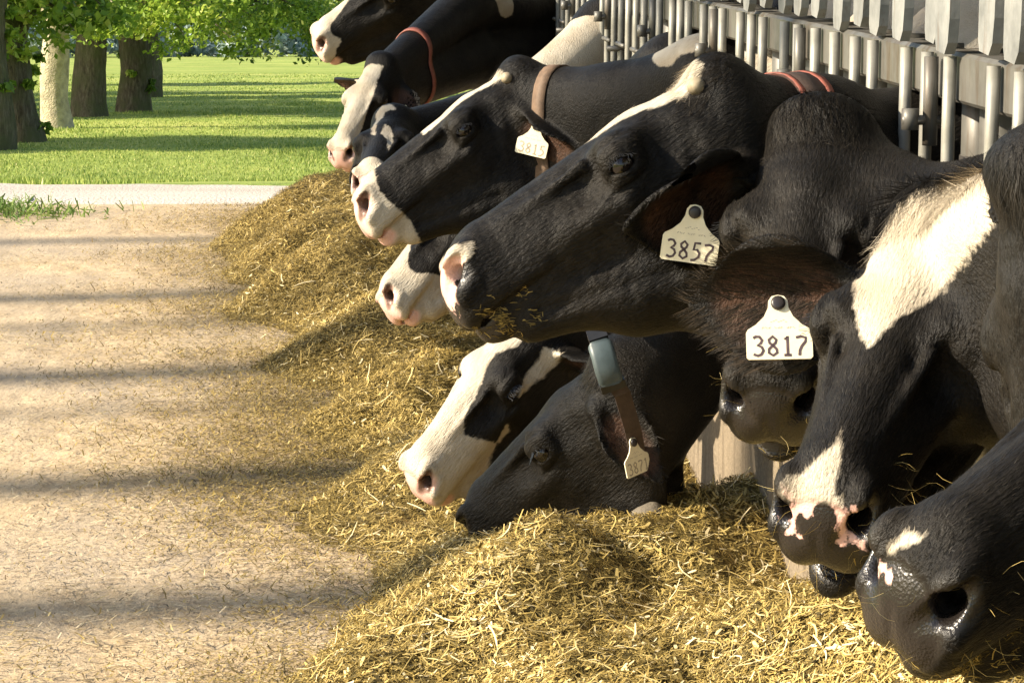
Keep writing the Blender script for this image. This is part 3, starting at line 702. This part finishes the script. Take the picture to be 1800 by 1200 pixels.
DIG = {'3': [[(0, 1.38), (.25, 1.5), (.6, 1.48), (.85, 1.2), (.7, .95), (.4, .82), (.8, .68), (.95, .4), (.75, .1), (.4, 0), (0, .12)]],
       '8': [[(.5, .80), (.2, .98), (.12, 1.22), (.5, 1.5), (.85, 1.22), (.75, .98), (.5, .80), (.12, .5), (.1, .22), (.5, 0), (.9, .22), (.85, .5), (.5, .8)]],
       '5': [[(.95, 1.48), (.3, 1.46), (.22, .86), (.6, .92), (.9, .62), (.85, .3), (.45, .02), (0, -.05)]],
       '7': [[(0, 1.38), (.5, 1.46), (.95, 1.36), (.9, 1.05), (.55, .72), (.35, .38), (.3, -.02)]],
       '1': [[(.25, 1.25), (.55, 1.5), (.55, .02)], [(.2, .02), (.9, .02)]]}
def stroke_mesh(lines, w):
    v = []; f = []
    for ln in lines:
        b = len(v)
        for i, p in enumerate(ln):
            a = np.array(ln[max(i - 1, 0)]); c = np.array(ln[min(i + 1, len(ln) - 1)]); d = nrm(c - a); nn = np.array([-d[1], d[0]]) * w
            v += [np.array(p) + nn, np.array(p) - nn]
        f += [(b + 2 * i, b + 2 * i + 1, b + 2 * i + 3, b + 2 * i + 2) for i in range(len(ln) - 1)]
    return v, f
def ear_tag(body, org, pin, up, nrmv, number, sc=1.0):
    """flat plastic tag hanging from the pin"""
    faded = number[0] == '~'; number = number.strip('~'); up = nrm(up); z = np.asarray(nrmv, float); z = nrm(z - up * (z @ up)); x = np.cross(up, z)
    pin = np.asarray(pin, float)
    def tw(a, c, dz): 
        bend = 0
        return pin + (x * a + up * c + z * (dz + bend)) * sc - org
    half = [(.040, -.0765), (.043, -.0735), (.043, -.040), (.0405, -.0355), (.030, -.029), (.019, -.018), (.0135, -.006), (.0125, .004), (.008, .010), (0, .0118)]
    out = half + [(-a, c) for a, c in half[::-1][1:]]
    n = len(out); mb = MB()
    mb.add([tw(a, c, .0011) for a, c in out] + [tw(a, c, -.0011) for a, c in out], [tuple(range(n)), tuple(range(2 * n - 1, n - 1, -1))] + [(i, i + n, (i + 1) % n + n, (i + 1) % n) for i in range(n)])
    tg = mb.build('ear_tag', M['tag_yellow'], body)
    lines = []; k = len(number)
    for i, ch in enumerate(number):
        for ln in DIG[ch]: lines.append([((-.034 + i * .0185 + a * .0135), -.0715 + c * .0175) for a, c in ln])
    v, f = stroke_mesh(lines, .0018)
    mesh_obj('tag_number', [tw(a, c, .0015) for a, c in v], f, M['ink_faint' if faded else 'ink'], tg)
    faint = [[(-.011 + .0032 * i + .0012 * j, -.0255 + .0026 * ((i * 7 + j * 3) % 3) / 2) for j in range(3)] for i in range(7)] + [[(-.022 + .004 * i + .0014 * j, -.0345 + .0022 * ((i * 5 + j * 2) % 3) / 2) for j in range(3)] for i in range(11) if i % 4 != 3]
    v, f = stroke_mesh(faint, .00045); mesh_obj('tag_print', [tw(a, c, .0014) for a, c in v], f, M['ink_faint'], tg)
    b = MB(); b.tube([tw(0, 0, .0005), tw(0, 0, .005), tw(0, 0, .0065)], [.0095 * sc, .0095 * sc, .006 * sc], 14); b.build('button', M['button'], tg, True)
    return tg
def cow(label, s, t, R, Yf, zc=1.02, jaw=0., lid=.5, earL=None, earR=None, marks=(), pink=-1., pinkpoly=(), balls=(), blk=(), h=.0055, fur=0, tags=(), collars=(), crumbs=0, mid=(0, 0, 0), rc=.10, whisk=0, earlen=(.2, .2), buds=False, dew=None, tuft=1., wide=1., earw=(1., 1.), earhair=1.):
    R = fix_R(R); t = np.array(t, float); sv = SV * s * np.array([1, wide, 1])
    def hw(p): return (np.asarray(p, float) * sv) @ R.T + t            # head -> world
    def hd(v): return np.asarray(v, float) @ R.T
    ears = []; EW = []
    for sd, e, L, ew in ((1, earL, earlen[0], earw[0]), (-1, earR, earlen[1], earw[1])):
        base = hw(e[2] if e is not None and len(e) > 2 else (.03, sd * .078, -.100))
        u, w = e[:2] if e is not None else (hd((-.35, sd * .9, -.25)), hd((.85, 0, -.1)))
        ears.append((ear_frame(base, u, w), L)); EW.append(ew)
    mid = np.array(mid, float)
    f1 = np.array([FX, Yf, zc]); f2 = np.array([FX, Yf, zc - .23]); c0 = hw((-.02, 0, -.075)); c1 = hw((.05, 0, -.175))
    crest = [(c0, .074 * s), ((c0 + f1) / 2 + mid, (.082 + rc) / 2), (f1, rc), (np.array([FX + .40, Yf, 1.06]), .17)]
    thro = [(c1, .060 * s), ((c1 + f2) / 2 + mid * .7, (.07 + rc) / 2), (f2, rc), (np.array([FX + .40, Yf, .88]), .20)]
    core = [((c0 + c1) / 2, .07 * s), ((f1 + f2) / 2 + (c0 * 0), rc)]
    dl = [(hw((.36, 0, -.165)), .032), (hw((.26, 0, -.222)), .045), (hw((.13, 0, -.285)), .052), ((c1 + f2) / 2 + np.array(dew), .06), (f2, rc * .8)] if dew else None
    def neck(p):
        d = smin(smin(chain_sdf(p, crest, .06), chain_sdf(p, thro, .06), .07), chain_sdf(p, core), .05)
        return smin(d, chain_sdf(p, dl, .05), .05) if dl else d
    Rf = R.astype(F32)
    def fn(p):
        ph = ((p - t.astype(F32)) @ Rf) / sv.astype(F32)
        d = np.full(len(p), .15, F32); k = (ph[:, 0] > -.17) & (ph[:, 0] < .62) & (np.abs(ph[:, 1]) < .19) & (ph[:, 2] > -.38) & (ph[:, 2] < .13)
        if k.any(): d[k] = head_sdf(ph[k], jaw, lid) * s
        d = smin(d, neck(p), .035)
        for (e, L), ew in zip(ears, EW):
            c_ = (e[0] + e[1][0] * (L * .5)).astype(F32); k = ((p - c_) ** 2).sum(-1) < (L * .75 + .04) ** 2
            if k.any(): d[k] = smin(d[k], ear_sdf(p[k], e, L, ew), .014)
        return d
    pts = np.array([hw((x, y, z)) for x in (-.05, .54) for y in (-.1, .1) for z in (-.29, .04)] + [e[0] + e[1][0] * (L * 1.05) for e, L in ears] + [e[0] + e[1][0] * L * .5 + e[1][1] * q for e, L in ears for q in (-.07, .07)] + [f1 + (.10, rc, rc), f2 + (.10, -rc, -rc)])
    hi = pts.max(0) + .03; hi[0] = max(hi[0], FX + .12); lo = pts.min(0) - .03
    v, q = mesh_sdf(fn, lo, hi, h)
    k = v[q].mean(1)[:, 0] < FX + .10; q = q[k]
    nh = len(v)
    bv = BODY[0] + np.array([FX, Yf, 0]); V_ = np.concatenate([v, bv]); Q = np.concatenate([q, BODY[1] + nh])
    org = np.array([FX + 1.2, Yf, -.02])
    ph = ((V_ - t) @ R) / sv
    def whiteness(ph, pw):
        x, w = unwrap(ph); d = np.full(len(ph), -1.)
        for m in marks: d = np.maximum(d, np.where(ph[:, 0] > -.12, poly_sd(m, x, w), -1))
        for (c, r) in balls: d = np.maximum(d, r - np.linalg.norm((pw - np.array(c)) * np.array([.6, 1, 1.2]), axis=1) + 1.3 * r * fbm(pw[:, 0] * 11 + r * 50, pw[:, 2] * 11, 7, 2))
        for m in blk: d = np.minimum(d, -poly_sd(m, x, w))
        e_on = np.zeros(len(ph))
        for e, L in ears:                                              # ears stay black
            ee = (pw - e[0]) @ e[1].T; e_on = np.maximum(e_on, sstep(.015, .04, ee[:, 0]) * (np.abs(ee[:, 1]) < .09) * (np.abs(ee[:, 2]) < .055) * (ee[:, 0] < L * 1.2))
        return np.where(e_on > .5, -1., d)
    def skinness(ph):
        q_ = ph.copy(); a = ell(q_.astype(F32), (.515, 0, -.095), (.040, .056, .052)); b = ell(np.stack([q_[:, 0], np.abs(q_[:, 1]), q_[:, 2]], -1).astype(F32), (.488, .05, -.07), (.028, .022, .026))
        c = ell(q_.astype(F32), (.482, 0, -.150), (.035, .045, .022))
        return sstep(.006, -.006, np.minimum(np.minimum(a, b), c))
    def inearness(pw):
        o = np.zeros(len(pw))
        for (e, L), ew in zip(ears, EW):
            ee = (pw - e[0]) @ e[1].T / (L / .2); rr_ = ((ee[:, 0] - .100) / .088) ** 2 + (ee[:, 1] / (.046 * ew)) ** 2
            o = np.maximum(o, sstep(.002, .007, ee[:, 2] - .55 * np.minimum(np.abs(ee[:, 1]), .07) ** 2 / .06 + .004) * sstep(1.05, .45, rr_) * (np.abs(ee[:, 2]) < .06))
        return o
    def pinkness(ph):
        x, w = unwrap(ph); d = np.full(len(ph), float(pink))
        for m in pinkpoly: d = np.maximum(d, poly_sd(m, x, w))
        return d
    wh = whiteness(ph, V_); sk = skinness(ph); sk[nh:] = 0; ie = inearness(V_); wq = warp(ph); wq[:, 1] = np.abs(wq[:, 1]); ie = np.maximum(ie, sstep(.0045, -.0015, nostril(wq)) * (pink > 0)); ie[nh:] = 0
    wh[nh:] = np.where(True, .8 * fbm(bv[:, 0] * 2.2 + Yf * 3, bv[:, 2] * 2.2 + bv[:, 1] * 1.3, int(Yf * 10) % 13, 2) - .02, 0) if not balls else np.maximum(wh[nh:], .8 * fbm(bv[:, 0] * 2.2 + Yf * 3, bv[:, 2] * 2.2, 3, 2))
    o = mesh_obj('cow', V_ - org, Q, M['coat'], None, True, {'white': wh, 'skin': sk, 'pink': pinkness(ph), 'inear': ie, 'rest': ph})
    o.location = org
    tag(o, label, 'cow', 'cows reaching through the headlocks to feed')
    # eyes
    for sd in (1, -1):
        mb = MB(); c = hw((EYE_C[0], sd * EYE_C[1], EYE_C[2])) - org; n = 14; r = .0215 * s; vv = []; ff = []
        for i in range(9):
            th = math.pi * i / 8
            for j in range(n): vv.append(c + r * np.array([math.sin(th) * math.cos(2 * math.pi * j / n), math.sin(th) * math.sin(2 * math.pi * j / n), math.cos(th)]))
        ff = [(i * n + j, i * n + (j + 1) % n, (i + 1) * n + (j + 1) % n, (i + 1) * n + j) for i in range(8) for j in range(n)]
        mb.add(vv, ff).build('eye', M['eye'], o, True)
        hb = hw((.012, sd * .072, -.008)) - org; hn = hd((-.1, sd * .8, .6))
        if buds:
            MB().tube([hb - hn * .020 * s, hb - hn * .008, hb - hn * .003], [.016 * s, .012 * s, .006 * s], 9).build('horn_bud', M['horn_bud'], o, True)
        if h < .0058:
            a = np.linspace(0, 1, 16); P = hw((0, 0, 0)) + ((np.stack([.164 + .042 * a, sd * (.111 - .010 * np.abs(a - .5)), -.049 + .006 * np.sin(a * 3.1)], -1) * sv) @ R.T)
            D = unit(((np.stack([.2 * (a - .5), sd * .9 + 0 * a, -.45 + 0 * a], -1)) @ R.T) + rng.normal(0, .10, (16, 3)))
            Nn = unit(np.tile(hd((0, .3 * sd, 1)), (16, 1))); ribbons('eyelashes', P + D * .008 - org, D, Nn, np.full(16, .022), np.full(16, .0011), np.zeros(16), M['box_clip'], o, .5)
    fv = V_[Q[: len(q)]]; cen = fv.mean(1); nn = np.cross(fv[:, 2] - fv[:, 0], fv[:, 3] - fv[:, 1]); ar = np.linalg.norm(nn, axis=1); nn = nn / (ar[:, None] + 1e-12)
    def sample(n, wt):
        p_ = ar * wt; i = rng.choice(len(cen), n, p=p_ / p_.sum()); a, b = rng.random(n)[:, None], rng.random(n)[:, None]
        Q4 = fv[i]; P = (Q4[:, 0] * (1 - a) + Q4[:, 1] * a) * (1 - b) + (Q4[:, 3] * (1 - a) + Q4[:, 2] * a) * b
        return P, nn[i]
    ph_c = ((cen - t) @ R) / sv
    if fur:
        P, Nn = sample(fur, np.where(ph_c[:, 0] < -.3, .45, 1.) * np.where(skinness(ph_c) > .3, .03, 1.))
        pp = ((P - t) @ R) / sv; n = len(P)
        flow = np.tile(hd((-1, 0, -.25)), (n, 1)); ln = rng.uniform(.006, .012, n)
        pol = sstep(.09, .0, pp[:, 0]) * sstep(-.10, -.045, pp[:, 2]) * sstep(-.09, -.05, pp[:, 0]) * (np.abs(pp[:, 1]) < .075)
        flow = flow * (1 - pol[:, None]) + pol[:, None] * (hd((1., 0, -.2)) + rng.normal(0, .22, (n, 3))); ln = ln + tuft * pol * rng.uniform(.012, .034, n)
        lift = rng.uniform(.10, .28, n) + .10 * pol
        for e, L in ears:
            ee = (P - e[0]) @ e[1].T; on = (ee[:, 0] > .02) & (ee[:, 0] < L * 1.1) & (np.abs(ee[:, 1]) < .09) & (np.abs(ee[:, 2]) < .06)
            flow[on] = (e[1][0] * .9 + np.sign(ee[:, 1])[:, None] * e[1][1] * .45)[on]; ln[on] = rng.uniform(.010, .026, on.sum()) * earhair; lift[on] = rng.uniform(.05, .4, on.sum())
        D = unit(flow - Nn * (flow * Nn).sum(1)[:, None]); D = unit(D + Nn * lift[:, None] + rng.normal(0, .10, (n, 3)))
        S = unit(np.cross(D, Nn)); wd = rng.uniform(.00035, .00075, n)[:, None]
        A = np.stack([P - S * wd - Nn * .0008, P + S * wd - Nn * .0008, P + D * ln[:, None] - Nn * (.10 * ln)[:, None]], 1).reshape(-1, 3)
        w3 = np.repeat(whiteness(pp, P), 3); r1 = np.clip(rng.normal(.4, .25, n), 0, 1)
        for e, L in ears:
            ee = (P - e[0]) @ e[1].T; on = (ee[:, 0] > .03) & (ee[:, 0] < L * 1.1) & (np.abs(ee[:, 1]) < .09) & (np.abs(ee[:, 2]) < .06); r1[on] += rng.random(on.sum()) * (earhair > 1.2)
        r3 = np.repeat(r1, 3)
        ho = mesh_obj('coat_hair', A - org, np.arange(3 * n).reshape(-1, 3), M['hair'], o, False, {'white': w3, 'rest': np.repeat(pp, 3, 0), 'rnd': r3}); ho['kind'] = 'stuff'
    if whisk:
        P, Nn = sample(whisk, (ph_c[:, 0] > .36) * (ph_c[:, 2] < -.06) * 1.); n = len(P)
        D = unit(Nn + rng.normal(0, .35, (n, 3)) + np.array([0, 0, -.25])); wo = ribbons('whiskers', P + D * .018 - org, D, unit(np.cross(D, rng.normal(0, 1, (n, 3)))), rng.uniform(.02, .055, n), np.full(n, .00035), rng.uniform(.5, .95, n), M['hay'], o, .5, 3); wo['kind'] = 'stuff'
    if crumbs:
        P, Nn = sample(crumbs, (ph_c[:, 0] > .40) * np.exp(-((ph_c[:, 2] + .152) / .020) ** 2) * (.04 + (fbm(ph_c[:, 0] * 42, ph_c[:, 2] * 42 + ph_c[:, 1] * 30, 5, 2) > .04))); n = len(P)
        co = ribbons('feed_crumbs', P + Nn * .001 - org, lay(P, Nn, .2), Nn, rng.uniform(.003, .016, n), rng.uniform(.0006, .0018, n), np.clip(rng.normal(.28, .2, n), 0, 1), M['hay'], o, .3); co['kind'] = 'stuff'
    for (ei, at_, up, nv, num, sc) in tags:
        e, L = ears[ei]; pin = e[0] + e[1][0] * (at_[0] * L) + e[1][1] * at_[1] + e[1][2] * at_[2]
        ear_tag(o, org, pin, up, nv, num, sc)
    for (tt, width, mats, slack) in collars:
        a0 = (c0 + c1) / 2; a1 = (f1 + f2) / 2; ctr = a0 + (a1 - a0) * tt + mid * .85 * (4 * tt * (1 - tt)); axd = nrm(a1 - a0)
        ref = nrm(np.cross(axd, (0, 1, 0))); ref2 = np.cross(axd, ref); n = 48
        strips = [(-width / 2, width / 2, mats[0], .0045)] + ([(-width / 2, -width / 2 + .012, mats[1], .0062), (width / 2 - .012, width / 2, mats[1], .0062)] if len(mats) > 1 else [])
        for (s0, s1, mt, off) in strips:
            rows = []
            for sh in (s0, s1):
                th = np.linspace(0, 2 * np.pi, n, endpoint=False); dr = np.cos(th)[:, None] * ref + np.sin(th)[:, None] * ref2
                rr = np.linspace(.03, .34, 120); G = (ctr + axd * sh)[None, None] + dr[:, None] * rr[None, :, None]
                sdv = neck(G.reshape(-1, 3).astype(F32)).reshape(n, 120); sdv = np.minimum(sdv, (head_sdf((((G.reshape(-1, 3) - t) @ R) / sv).astype(F32), jaw, lid) * s).reshape(n, 120))
                hit = rr[np.argmax(sdv > 0, 1)]; hit = (hit + np.roll(hit, 1) + np.roll(hit, -1)) / 3 + off + slack * np.maximum(0, -dr[:, 2])
                rows += [ctr + axd * sh + dr * hit[:, None], ctr + axd * sh + dr * (hit - .005)[:, None]]
            mb = MB(); A = np.concatenate([rows[0], rows[2], rows[3], rows[1]]) - org
            mb.add(A, [(k_ * n + j, k_ * n + (j + 1) % n, ((k_ + 1) % 4) * n + (j + 1) % n, ((k_ + 1) % 4) * n + j) for k_ in range(4) for j in range(n)])
            mb.build('collar' if mt == mats[0] else 'collar_edging', M[mt], o, True)
    return o, org, hw, hd, fn

# ------------------------------------------------------------------ the twelve cows, far to near
UPZ = np.array((0, 0, 1.)); BARS = []
cow('black cow with a white nose bridge and pink muzzle, topmost and farthest in the row', s=1.1292, t=[0.4678, 11.5648, 1.2889], R=[[-0.834, 0.2305, -0.5014], [-0.03, -0.9262, -0.3758], [-0.551, -0.2984, 0.7793]], Yf=13.2, zc=1.02, h=.009, marks=[[[0.293,0.006],[0.348,0.023],[0.422,0.054],[0.44,0.08],[0.436,0.098],[0.421,0.117],[0.423,0.132],[0.456,0.145],[0.476,0.177],[0.476,0.25],[0.56,0.25],[0.56,-0.25],[0.42,-0.25],[0.4,-0.105],[0.3,-0.075],[0.2,-0.075],[0.293,-0.06]]], balls=[[[0.34,11.5,0.8],0.1]], pink=1.,
    earL=((.45, -.75, -.35), (-.3, -.5, -.4)), tags=[(0, (.5, 0, .012), UPZ, (-.2, -1, .1), '3851', .95)])
cow('cow with a broad white face and a tag seen edge-on in its black ear', s=0.8169, t=[0.2578, 10.0666, 0.9042], R=[[-0.3971, 0.8554, -0.3325], [-0.6618, -0.5179, -0.542], [-0.6359, 0.0048, 0.7718]], Yf=11.4, zc=1.03, mid=(-.03, 0, .14), h=.008, marks=[[[0.023,0.038],[0.103,0.042],[0.201,0.056],[0.257,0.061],[0.338,0.08],[0.385,0.086],[0.452,0.162],[0.473,0.228],[0.473,0.25],[0.58,0.25],[0.58,-0.25],[0.07300000000000001,-0.25],[0.023,-0.1]]], pink=1.,
    earL=((.25, -.55, -.8), (-.1, -.85, .5)), tags=[(0, (.5, 0, .012), (.1, 0, 1), (-.9, -.35, .1), '3818', .95)] , collars=[(.16, .024, ('collar_red',), 0)], balls=[[[0.66,10.8,1.1],0.1]])
cow('small looking cow squeezed between the white faced cow and the black profile', s=0.9, t=[0.27, 8.9, 0.805], R=[[-0.1995, 0.9691, -0.145], [-0.9476, -0.2285, -0.2231], [-0.2494, 0.0929, 0.9639]], Yf=9.6, zc=1.03, mid=(.05, 0, -.10), h=.008, marks=[[[-0.022,0.006],[0.009,0.017],[0.017,-0.015],[0.1,-0.025],[0.22,-0.018],[0.195,-0.034],[0.002,-0.049],[-0.023,-0.027]],[[0.22,0.004],[0.147,0.005],[0.163,0.025],[0.245,0.051],[0.333,0.052],[0.25,0.03],[0.238,0.017]],[[0.42,0.25],[0.6,0.25],[0.6,-0.25],[0.42,-0.25]]], pink=1.,
    earL=((.75, -.5, -.1), (-.4, -.8, -.3)), earR=((-.35, -.8, -.45), (.4, -.8, -.2)), tags=[(1, (.5, 0, .012), UPZ, (-.1, -1, .1), '~3831', .9)], balls=[[[0.82,9.4,1.0],0.17]])
cow('black cow in profile with pink muzzle, thin white blaze and a tan collar', s=1.0724, t=[0.5296, 7.5543, 1.0018], R=[[-0.8269, 0.1038, -0.5527], [-0.1671, -0.9838, 0.0653], [-0.5369, 0.1464, 0.8308]], Yf=7.2, zc=1.0, mid=(0, 0, -.04), h=.0055, marks=[[[0.008,-0.01],[0.011,0.042],[0.087,0.031],[0.18,0.03],[0.264,0.029],[0.262,-0.004],[0.178,-0.002],[0.084,0.003]],[[0.412,0],[0.425,0.05],[0.442,0.09],[0.432,0.14],[0.418,0.2],[0.425,0.25],[0.6,0.25],[0.6,-0.25],[0.43,-0.25],[0.42,-0.1]]], dew=(-.05, 0, -.09), balls=[[[0.975,7.2,1.1],0.075]], buds=True, pink=1., lid=.45, fur=26000,  # first mark: white blaze, its lower end a rim highlight painted white
    earL=((.70, -.55, -.46), (-.35, -.35, -.85)), tags=[(0, (.30, .02, .016), (.22, 0, 1), (-.4, -1, 0), '~3815', 1.)], collars=[(.16, .040, ('collar_tan',), 0)])
cow('cow with a greyish white muzzle pressed to the feed, mostly hidden behind black heads', s=0.9294, t=[0.4594, 8.2113, 0.6616], R=[[-0.6413, 0.1919, -0.7429], [-0.4377, -0.8867, 0.1488], [-0.6302, 0.4205, 0.6527]], Yf=7.8, zc=.98, h=.0065, marks=[[[0.27,0.0],[0.33,0.045],[0.38,0.08],[0.385,0.115],[0.36,0.14],[0.33,0.18],[0.34,0.25],[0.6,0.25],[0.6,-0.25],[0.3,-0.25],[0.26,-0.09]]], pink=1., fur=8000)
cow('cow with white face, pink muzzle and black eye patch eating from the pile', s=0.9278, t=[0.4979, 6.4194, 0.5177], R=[[-0.661, 0.4805, -0.5763], [-0.252, -0.8656, -0.4326], [-0.7068, -0.1407, 0.6933]], Yf=6.6, zc=.96, balls=[[[1.02,6.6,1.05],0.12]], h=.005, marks=[[[0.027,0.046],[0.089,0.05],[0.14,0.023],[0.177,0.024],[0.233,0.041],[0.313,0.06],[0.342,0.085],[0.325,0.12],[0.296,0.17],[0.315,0.186],[0.412,0.227],[0.46,0.25],[0.58,0.25],[0.58,-0.25],[0.42,-0.25],[0.4,-0.108],[0.3,-0.078],[0.2,-0.078],[0.027,-0.062400000000000004]],[[0.044,0.091],[0.032,0.115],[0.046,0.133],[0.09,0.135],[0.136,0.124],[0.184,0.115],[0.187,0.109],[0.143,0.102],[0.082,0.102]],[[0.248,0.14],[0.251,0.165],[0.29,0.175],[0.297,0.166]]], pink=1., lid=1., fur=26000)
HC = cow('black cow with its muzzle buried in the feed, wearing a dark collar with a box', s=1.037, t=[0.5846, 5.6505, 0.5219], R=[[-0.5696, -0.4786, -0.6682], [0.5271, -0.8365, 0.1499], [-0.6307, -0.2668, 0.7288]], Yf=6.0, zc=.94, h=.0055, marks=[], balls=[[[0.7,5.7,0.37],0.045]], lid=.5, fur=22000,
    earL=((.62, -.30, -.72), (.35, -.9, -.1), (.02, .085, -.07)), earlen=(.18, .18), tags=[(0, (.50, 0, .040), (-.2, 0, 1), (.75, -.8, 0), '~3871', .85)])
# the loose collar of the cow eating below: strap, reader box and hanging weight
hc, ho = HC[0], HC[1]
def ppt(x, z, y): return np.array([x, y, z]) - ho
def strap(name, pts, wdt, thick, mat, parent, side=(1, 0, .35), rnd=0):
    sd = nrm(side); V_ = []; n = len(pts); K = 16 if rnd else 4
    cs_ = [(np.sign(math.cos(a)) * abs(math.cos(a)) ** .45, np.sign(math.sin(a)) * abs(math.sin(a)) ** .45) for a in np.arange(16) * math.pi / 8] if rnd else [(1, 1), (-1, 1), (-1, -1), (1, -1)]
    for i, p in enumerate(pts):
        d = nrm(np.array(pts[min(i + 1, n - 1)]) - np.array(pts[max(i - 1, 0)])); s_ = nrm(sd - d * (d @ sd)); nn_ = np.cross(d, s_)
        kk = .8 if rnd and i in (0, n - 1) else 1
        V_ += [p + s_ * wdt / 2 * a * kk + nn_ * thick / 2 * b * kk for a, b in cs_]
    F_ = [(K * i + j, K * i + (j + 1) % K, K * i + K + (j + 1) % K, K * i + K + j) for i in range(n - 1) for j in range(K)] + [tuple(range(K)), tuple(K * n - 1 - j for j in range(K))]
    return mesh_obj(name, V_, F_, M[mat], parent, bool(rnd))
cs = strap('collar_strap', [ppt(.56, .66, 5.62), ppt(.566, .62, 5.53), ppt(.572, .585, 5.48), ppt(.590, .52, 5.455), ppt(.616, .482, 5.46), ppt(.640, .41, 5.50), ppt(.662, .33, 5.56), ppt(.692, .235, 5.65), ppt(.72, .23, 5.70), ppt(.735, .31, 5.78), ppt(.74, .42, 5.86)], .033, .005, 'collar_dark', hc)
bx = strap('collar_box', [ppt(.571, .582, 5.458), ppt(.572, .578, 5.454), ppt(.577, .560, 5.444), ppt(.583, .535, 5.436), ppt(.591, .512, 5.436), ppt(.592, .508, 5.437)], .049, .034, 'collar_box', cs, rnd=1)
strap('buckle', [ppt(.566, .602, 5.480), ppt(.571, .584, 5.460)], .038, .028, 'box_clip', cs); strap('clip', [ppt(.592, .510, 5.437), ppt(.597, .496, 5.440)], .050, .026, 'box_clip', cs)
wv = mesh_sdf(lambda p: smin(ell(p, (0, 0, 0), (.041, .033, .028)), ell(p, (.004, 0, .022), (.014, .012, .012)), .012), (-.06, -.05, -.045), (.06, .05, .055), .005)
mesh_obj('counterweight', wv[0] + ppt(.690, .205, 5.60), wv[1], M['counterweight'], cs, True)
cow('large black cow in profile with a lit white blaze stripe and tag 3857', s=1.0381, t=[0.627, 4.5764, 1.1495], R=[[-0.8663, 0.0157, -0.4992], [-0.1025, -0.9838, 0.147], [-0.4888, 0.1785, 0.8539]], Yf=4.8, zc=1.0, h=.0045, marks=[[[-0.02,-0.025],[-0.012,0.045],[0.03,0.052],[0.07,0.046],[0.12,0.034],[0.165,0.024],[0.205,0.004],[0.19,-0.008],[0.12,-0.022],[0.05,-0.03]],[[0.439,0.066],[0.451,0.088],[0.475,0.092],[0.508,0.086],[0.509,-0.074],[0.488,-0.055],[0.465,0.069]]], balls=[[[0.63,4.6,0.74],0.05]], buds=True, dew=(-.06, 0, -.13), pinkpoly=[[[0.435,0.061],[0.451,0.09],[0.475,0.092],[0.495,0.095],[0.509,0.14],[0.522,0.176],[0.526,-0.047],[0.51,-0.074],[0.489,-0.058],[0.463,0.065]]], lid=.35, fur=60000, crumbs=320,
    earL=((-.80, -.48, -.30), (0, -.8, -.4), (.035, .086, -.145)), earlen=(.225, .2), earw=(1.55, 1.), tags=[(0, (.60, -.012, .050), (.13, 0, 1), (-.15, -1, .2), '3857', 1.03)], collars=[(.22, .065, ('collar_dark', 'collar_red'), 0)])
cow('all black cow facing the camera behind tag 3817, wet black muzzle', s=1.0349, t=[0.7931, 4.3677, 1.0897], R=[[-0.275, 0.9376, -0.213], [-0.7301, -0.3478, -0.5882], [-0.6256, -0.0062, 0.7802]], Yf=4.2, zc=.93, h=.0045, marks=[], jaw=.04, fur=60000, crumbs=300, whisk=90, mid=(0, 0, -.05), wide=1.12, collars=[(.80, .010, ('collar_red',), 0)])
cow('black cow with white forehead patch, pink spotted muzzle and tag 3817', s=1.0479, t=[0.8678, 3.8522, 1.0001], R=[[-0.4492, 0.8686, -0.209], [-0.6952, -0.4868, -0.5289], [-0.5611, -0.0923, 0.8226]], Yf=3.6, zc=1.0, h=.004, marks=[[[-0.024,-0.01],[-0.021,0.02],[-0.016,0.047],[0.02,0.071],[0.078,0.056],[0.16,0.038],[0.2,0.012],[0.233,0.004],[0.263,-0.009],[0.211,-0.041],[0.167,-0.048],[0.119,-0.062],[0.111,-0.062],[0.023,-0.08],[-0.012,-0.042]],[[0.41,0.003],[0.453,0.019],[0.474,0.023],[0.489,0.029],[0.494,0.051],[0.499,0.003],[0.501,-0.066],[0.489,-0.057],[0.476,-0.047],[0.461,-0.021],[0.434,-0.001]]], pinkpoly=[[[0.428,0.004],[0.45,0.022],[0.475,0.021],[0.49,0.027],[0.493,0.051],[0.501,0.077],[0.507,0.123],[0.512,0.139],[0.514,0.132],[0.511,0.082],[0.499,0.036],[0.497,0.002],[0.51,-0.011],[0.508,-0.06],[0.517,-0.128],[0.514,-0.133],[0.5,-0.117],[0.502,-0.067],[0.489,-0.059],[0.476,-0.047],[0.459,-0.022]]], jaw=.075, fur=75000, crumbs=260, whisk=110,
    earR=((-.90, .38, -.10), (-.38, -.9, -.05), (.05, -.098, -.105)), earlen=(.2, .235), earw=(1., 1.4), earhair=1.7, tuft=2.2, wide=1.06, tags=[(1, (.46, 0, .038), (.03, .5, 1), (-.12, -1, .5), '3817', 1.08)], earL=((.4, .8, -.2), (.6, -.6, 0)))
cow('black cow cut by the right edge, its cheek beside the white forehead cow', s=1.02, t=[0.845, 3.35, 1.075], R=[[0.0, -0.3, -0.92], [-0.12, -0.9, -0.38], [-0.99, 0.1, 0.1]], Yf=3.0, zc=1.0, h=.0055, marks=[], fur=26000, whisk=40,
    earL=((-.25, -.35, .9), (.5, .85, .1), (.02, .10, -.05)), earlen=(.16, .16), earw=(1.3, 1.))
cow('nearest black cow, only its muzzle with white nose patch in the bottom right corner', s=1.1221, t=[1.0489, 3.0104, 1.0068], R=[[-0.8229, 0.545, -0.1605], [-0.4342, -0.7855, -0.441], [-0.3664, -0.2932, 0.883]], Yf=2.4, zc=1.0, h=.0038, marks=[[[0.478,-0.034],[0.472,0.003],[0.482,0.001],[0.494,-0.031],[0.496,-0.051]]], pinkpoly=[[[0.503,-0.065],[0.507,-0.024],[0.512,-0.02],[0.509,-0.115],[0.509,-0.062]]], fur=60000, crumbs=420, whisk=110, dew=(-.05, 0, -.16))
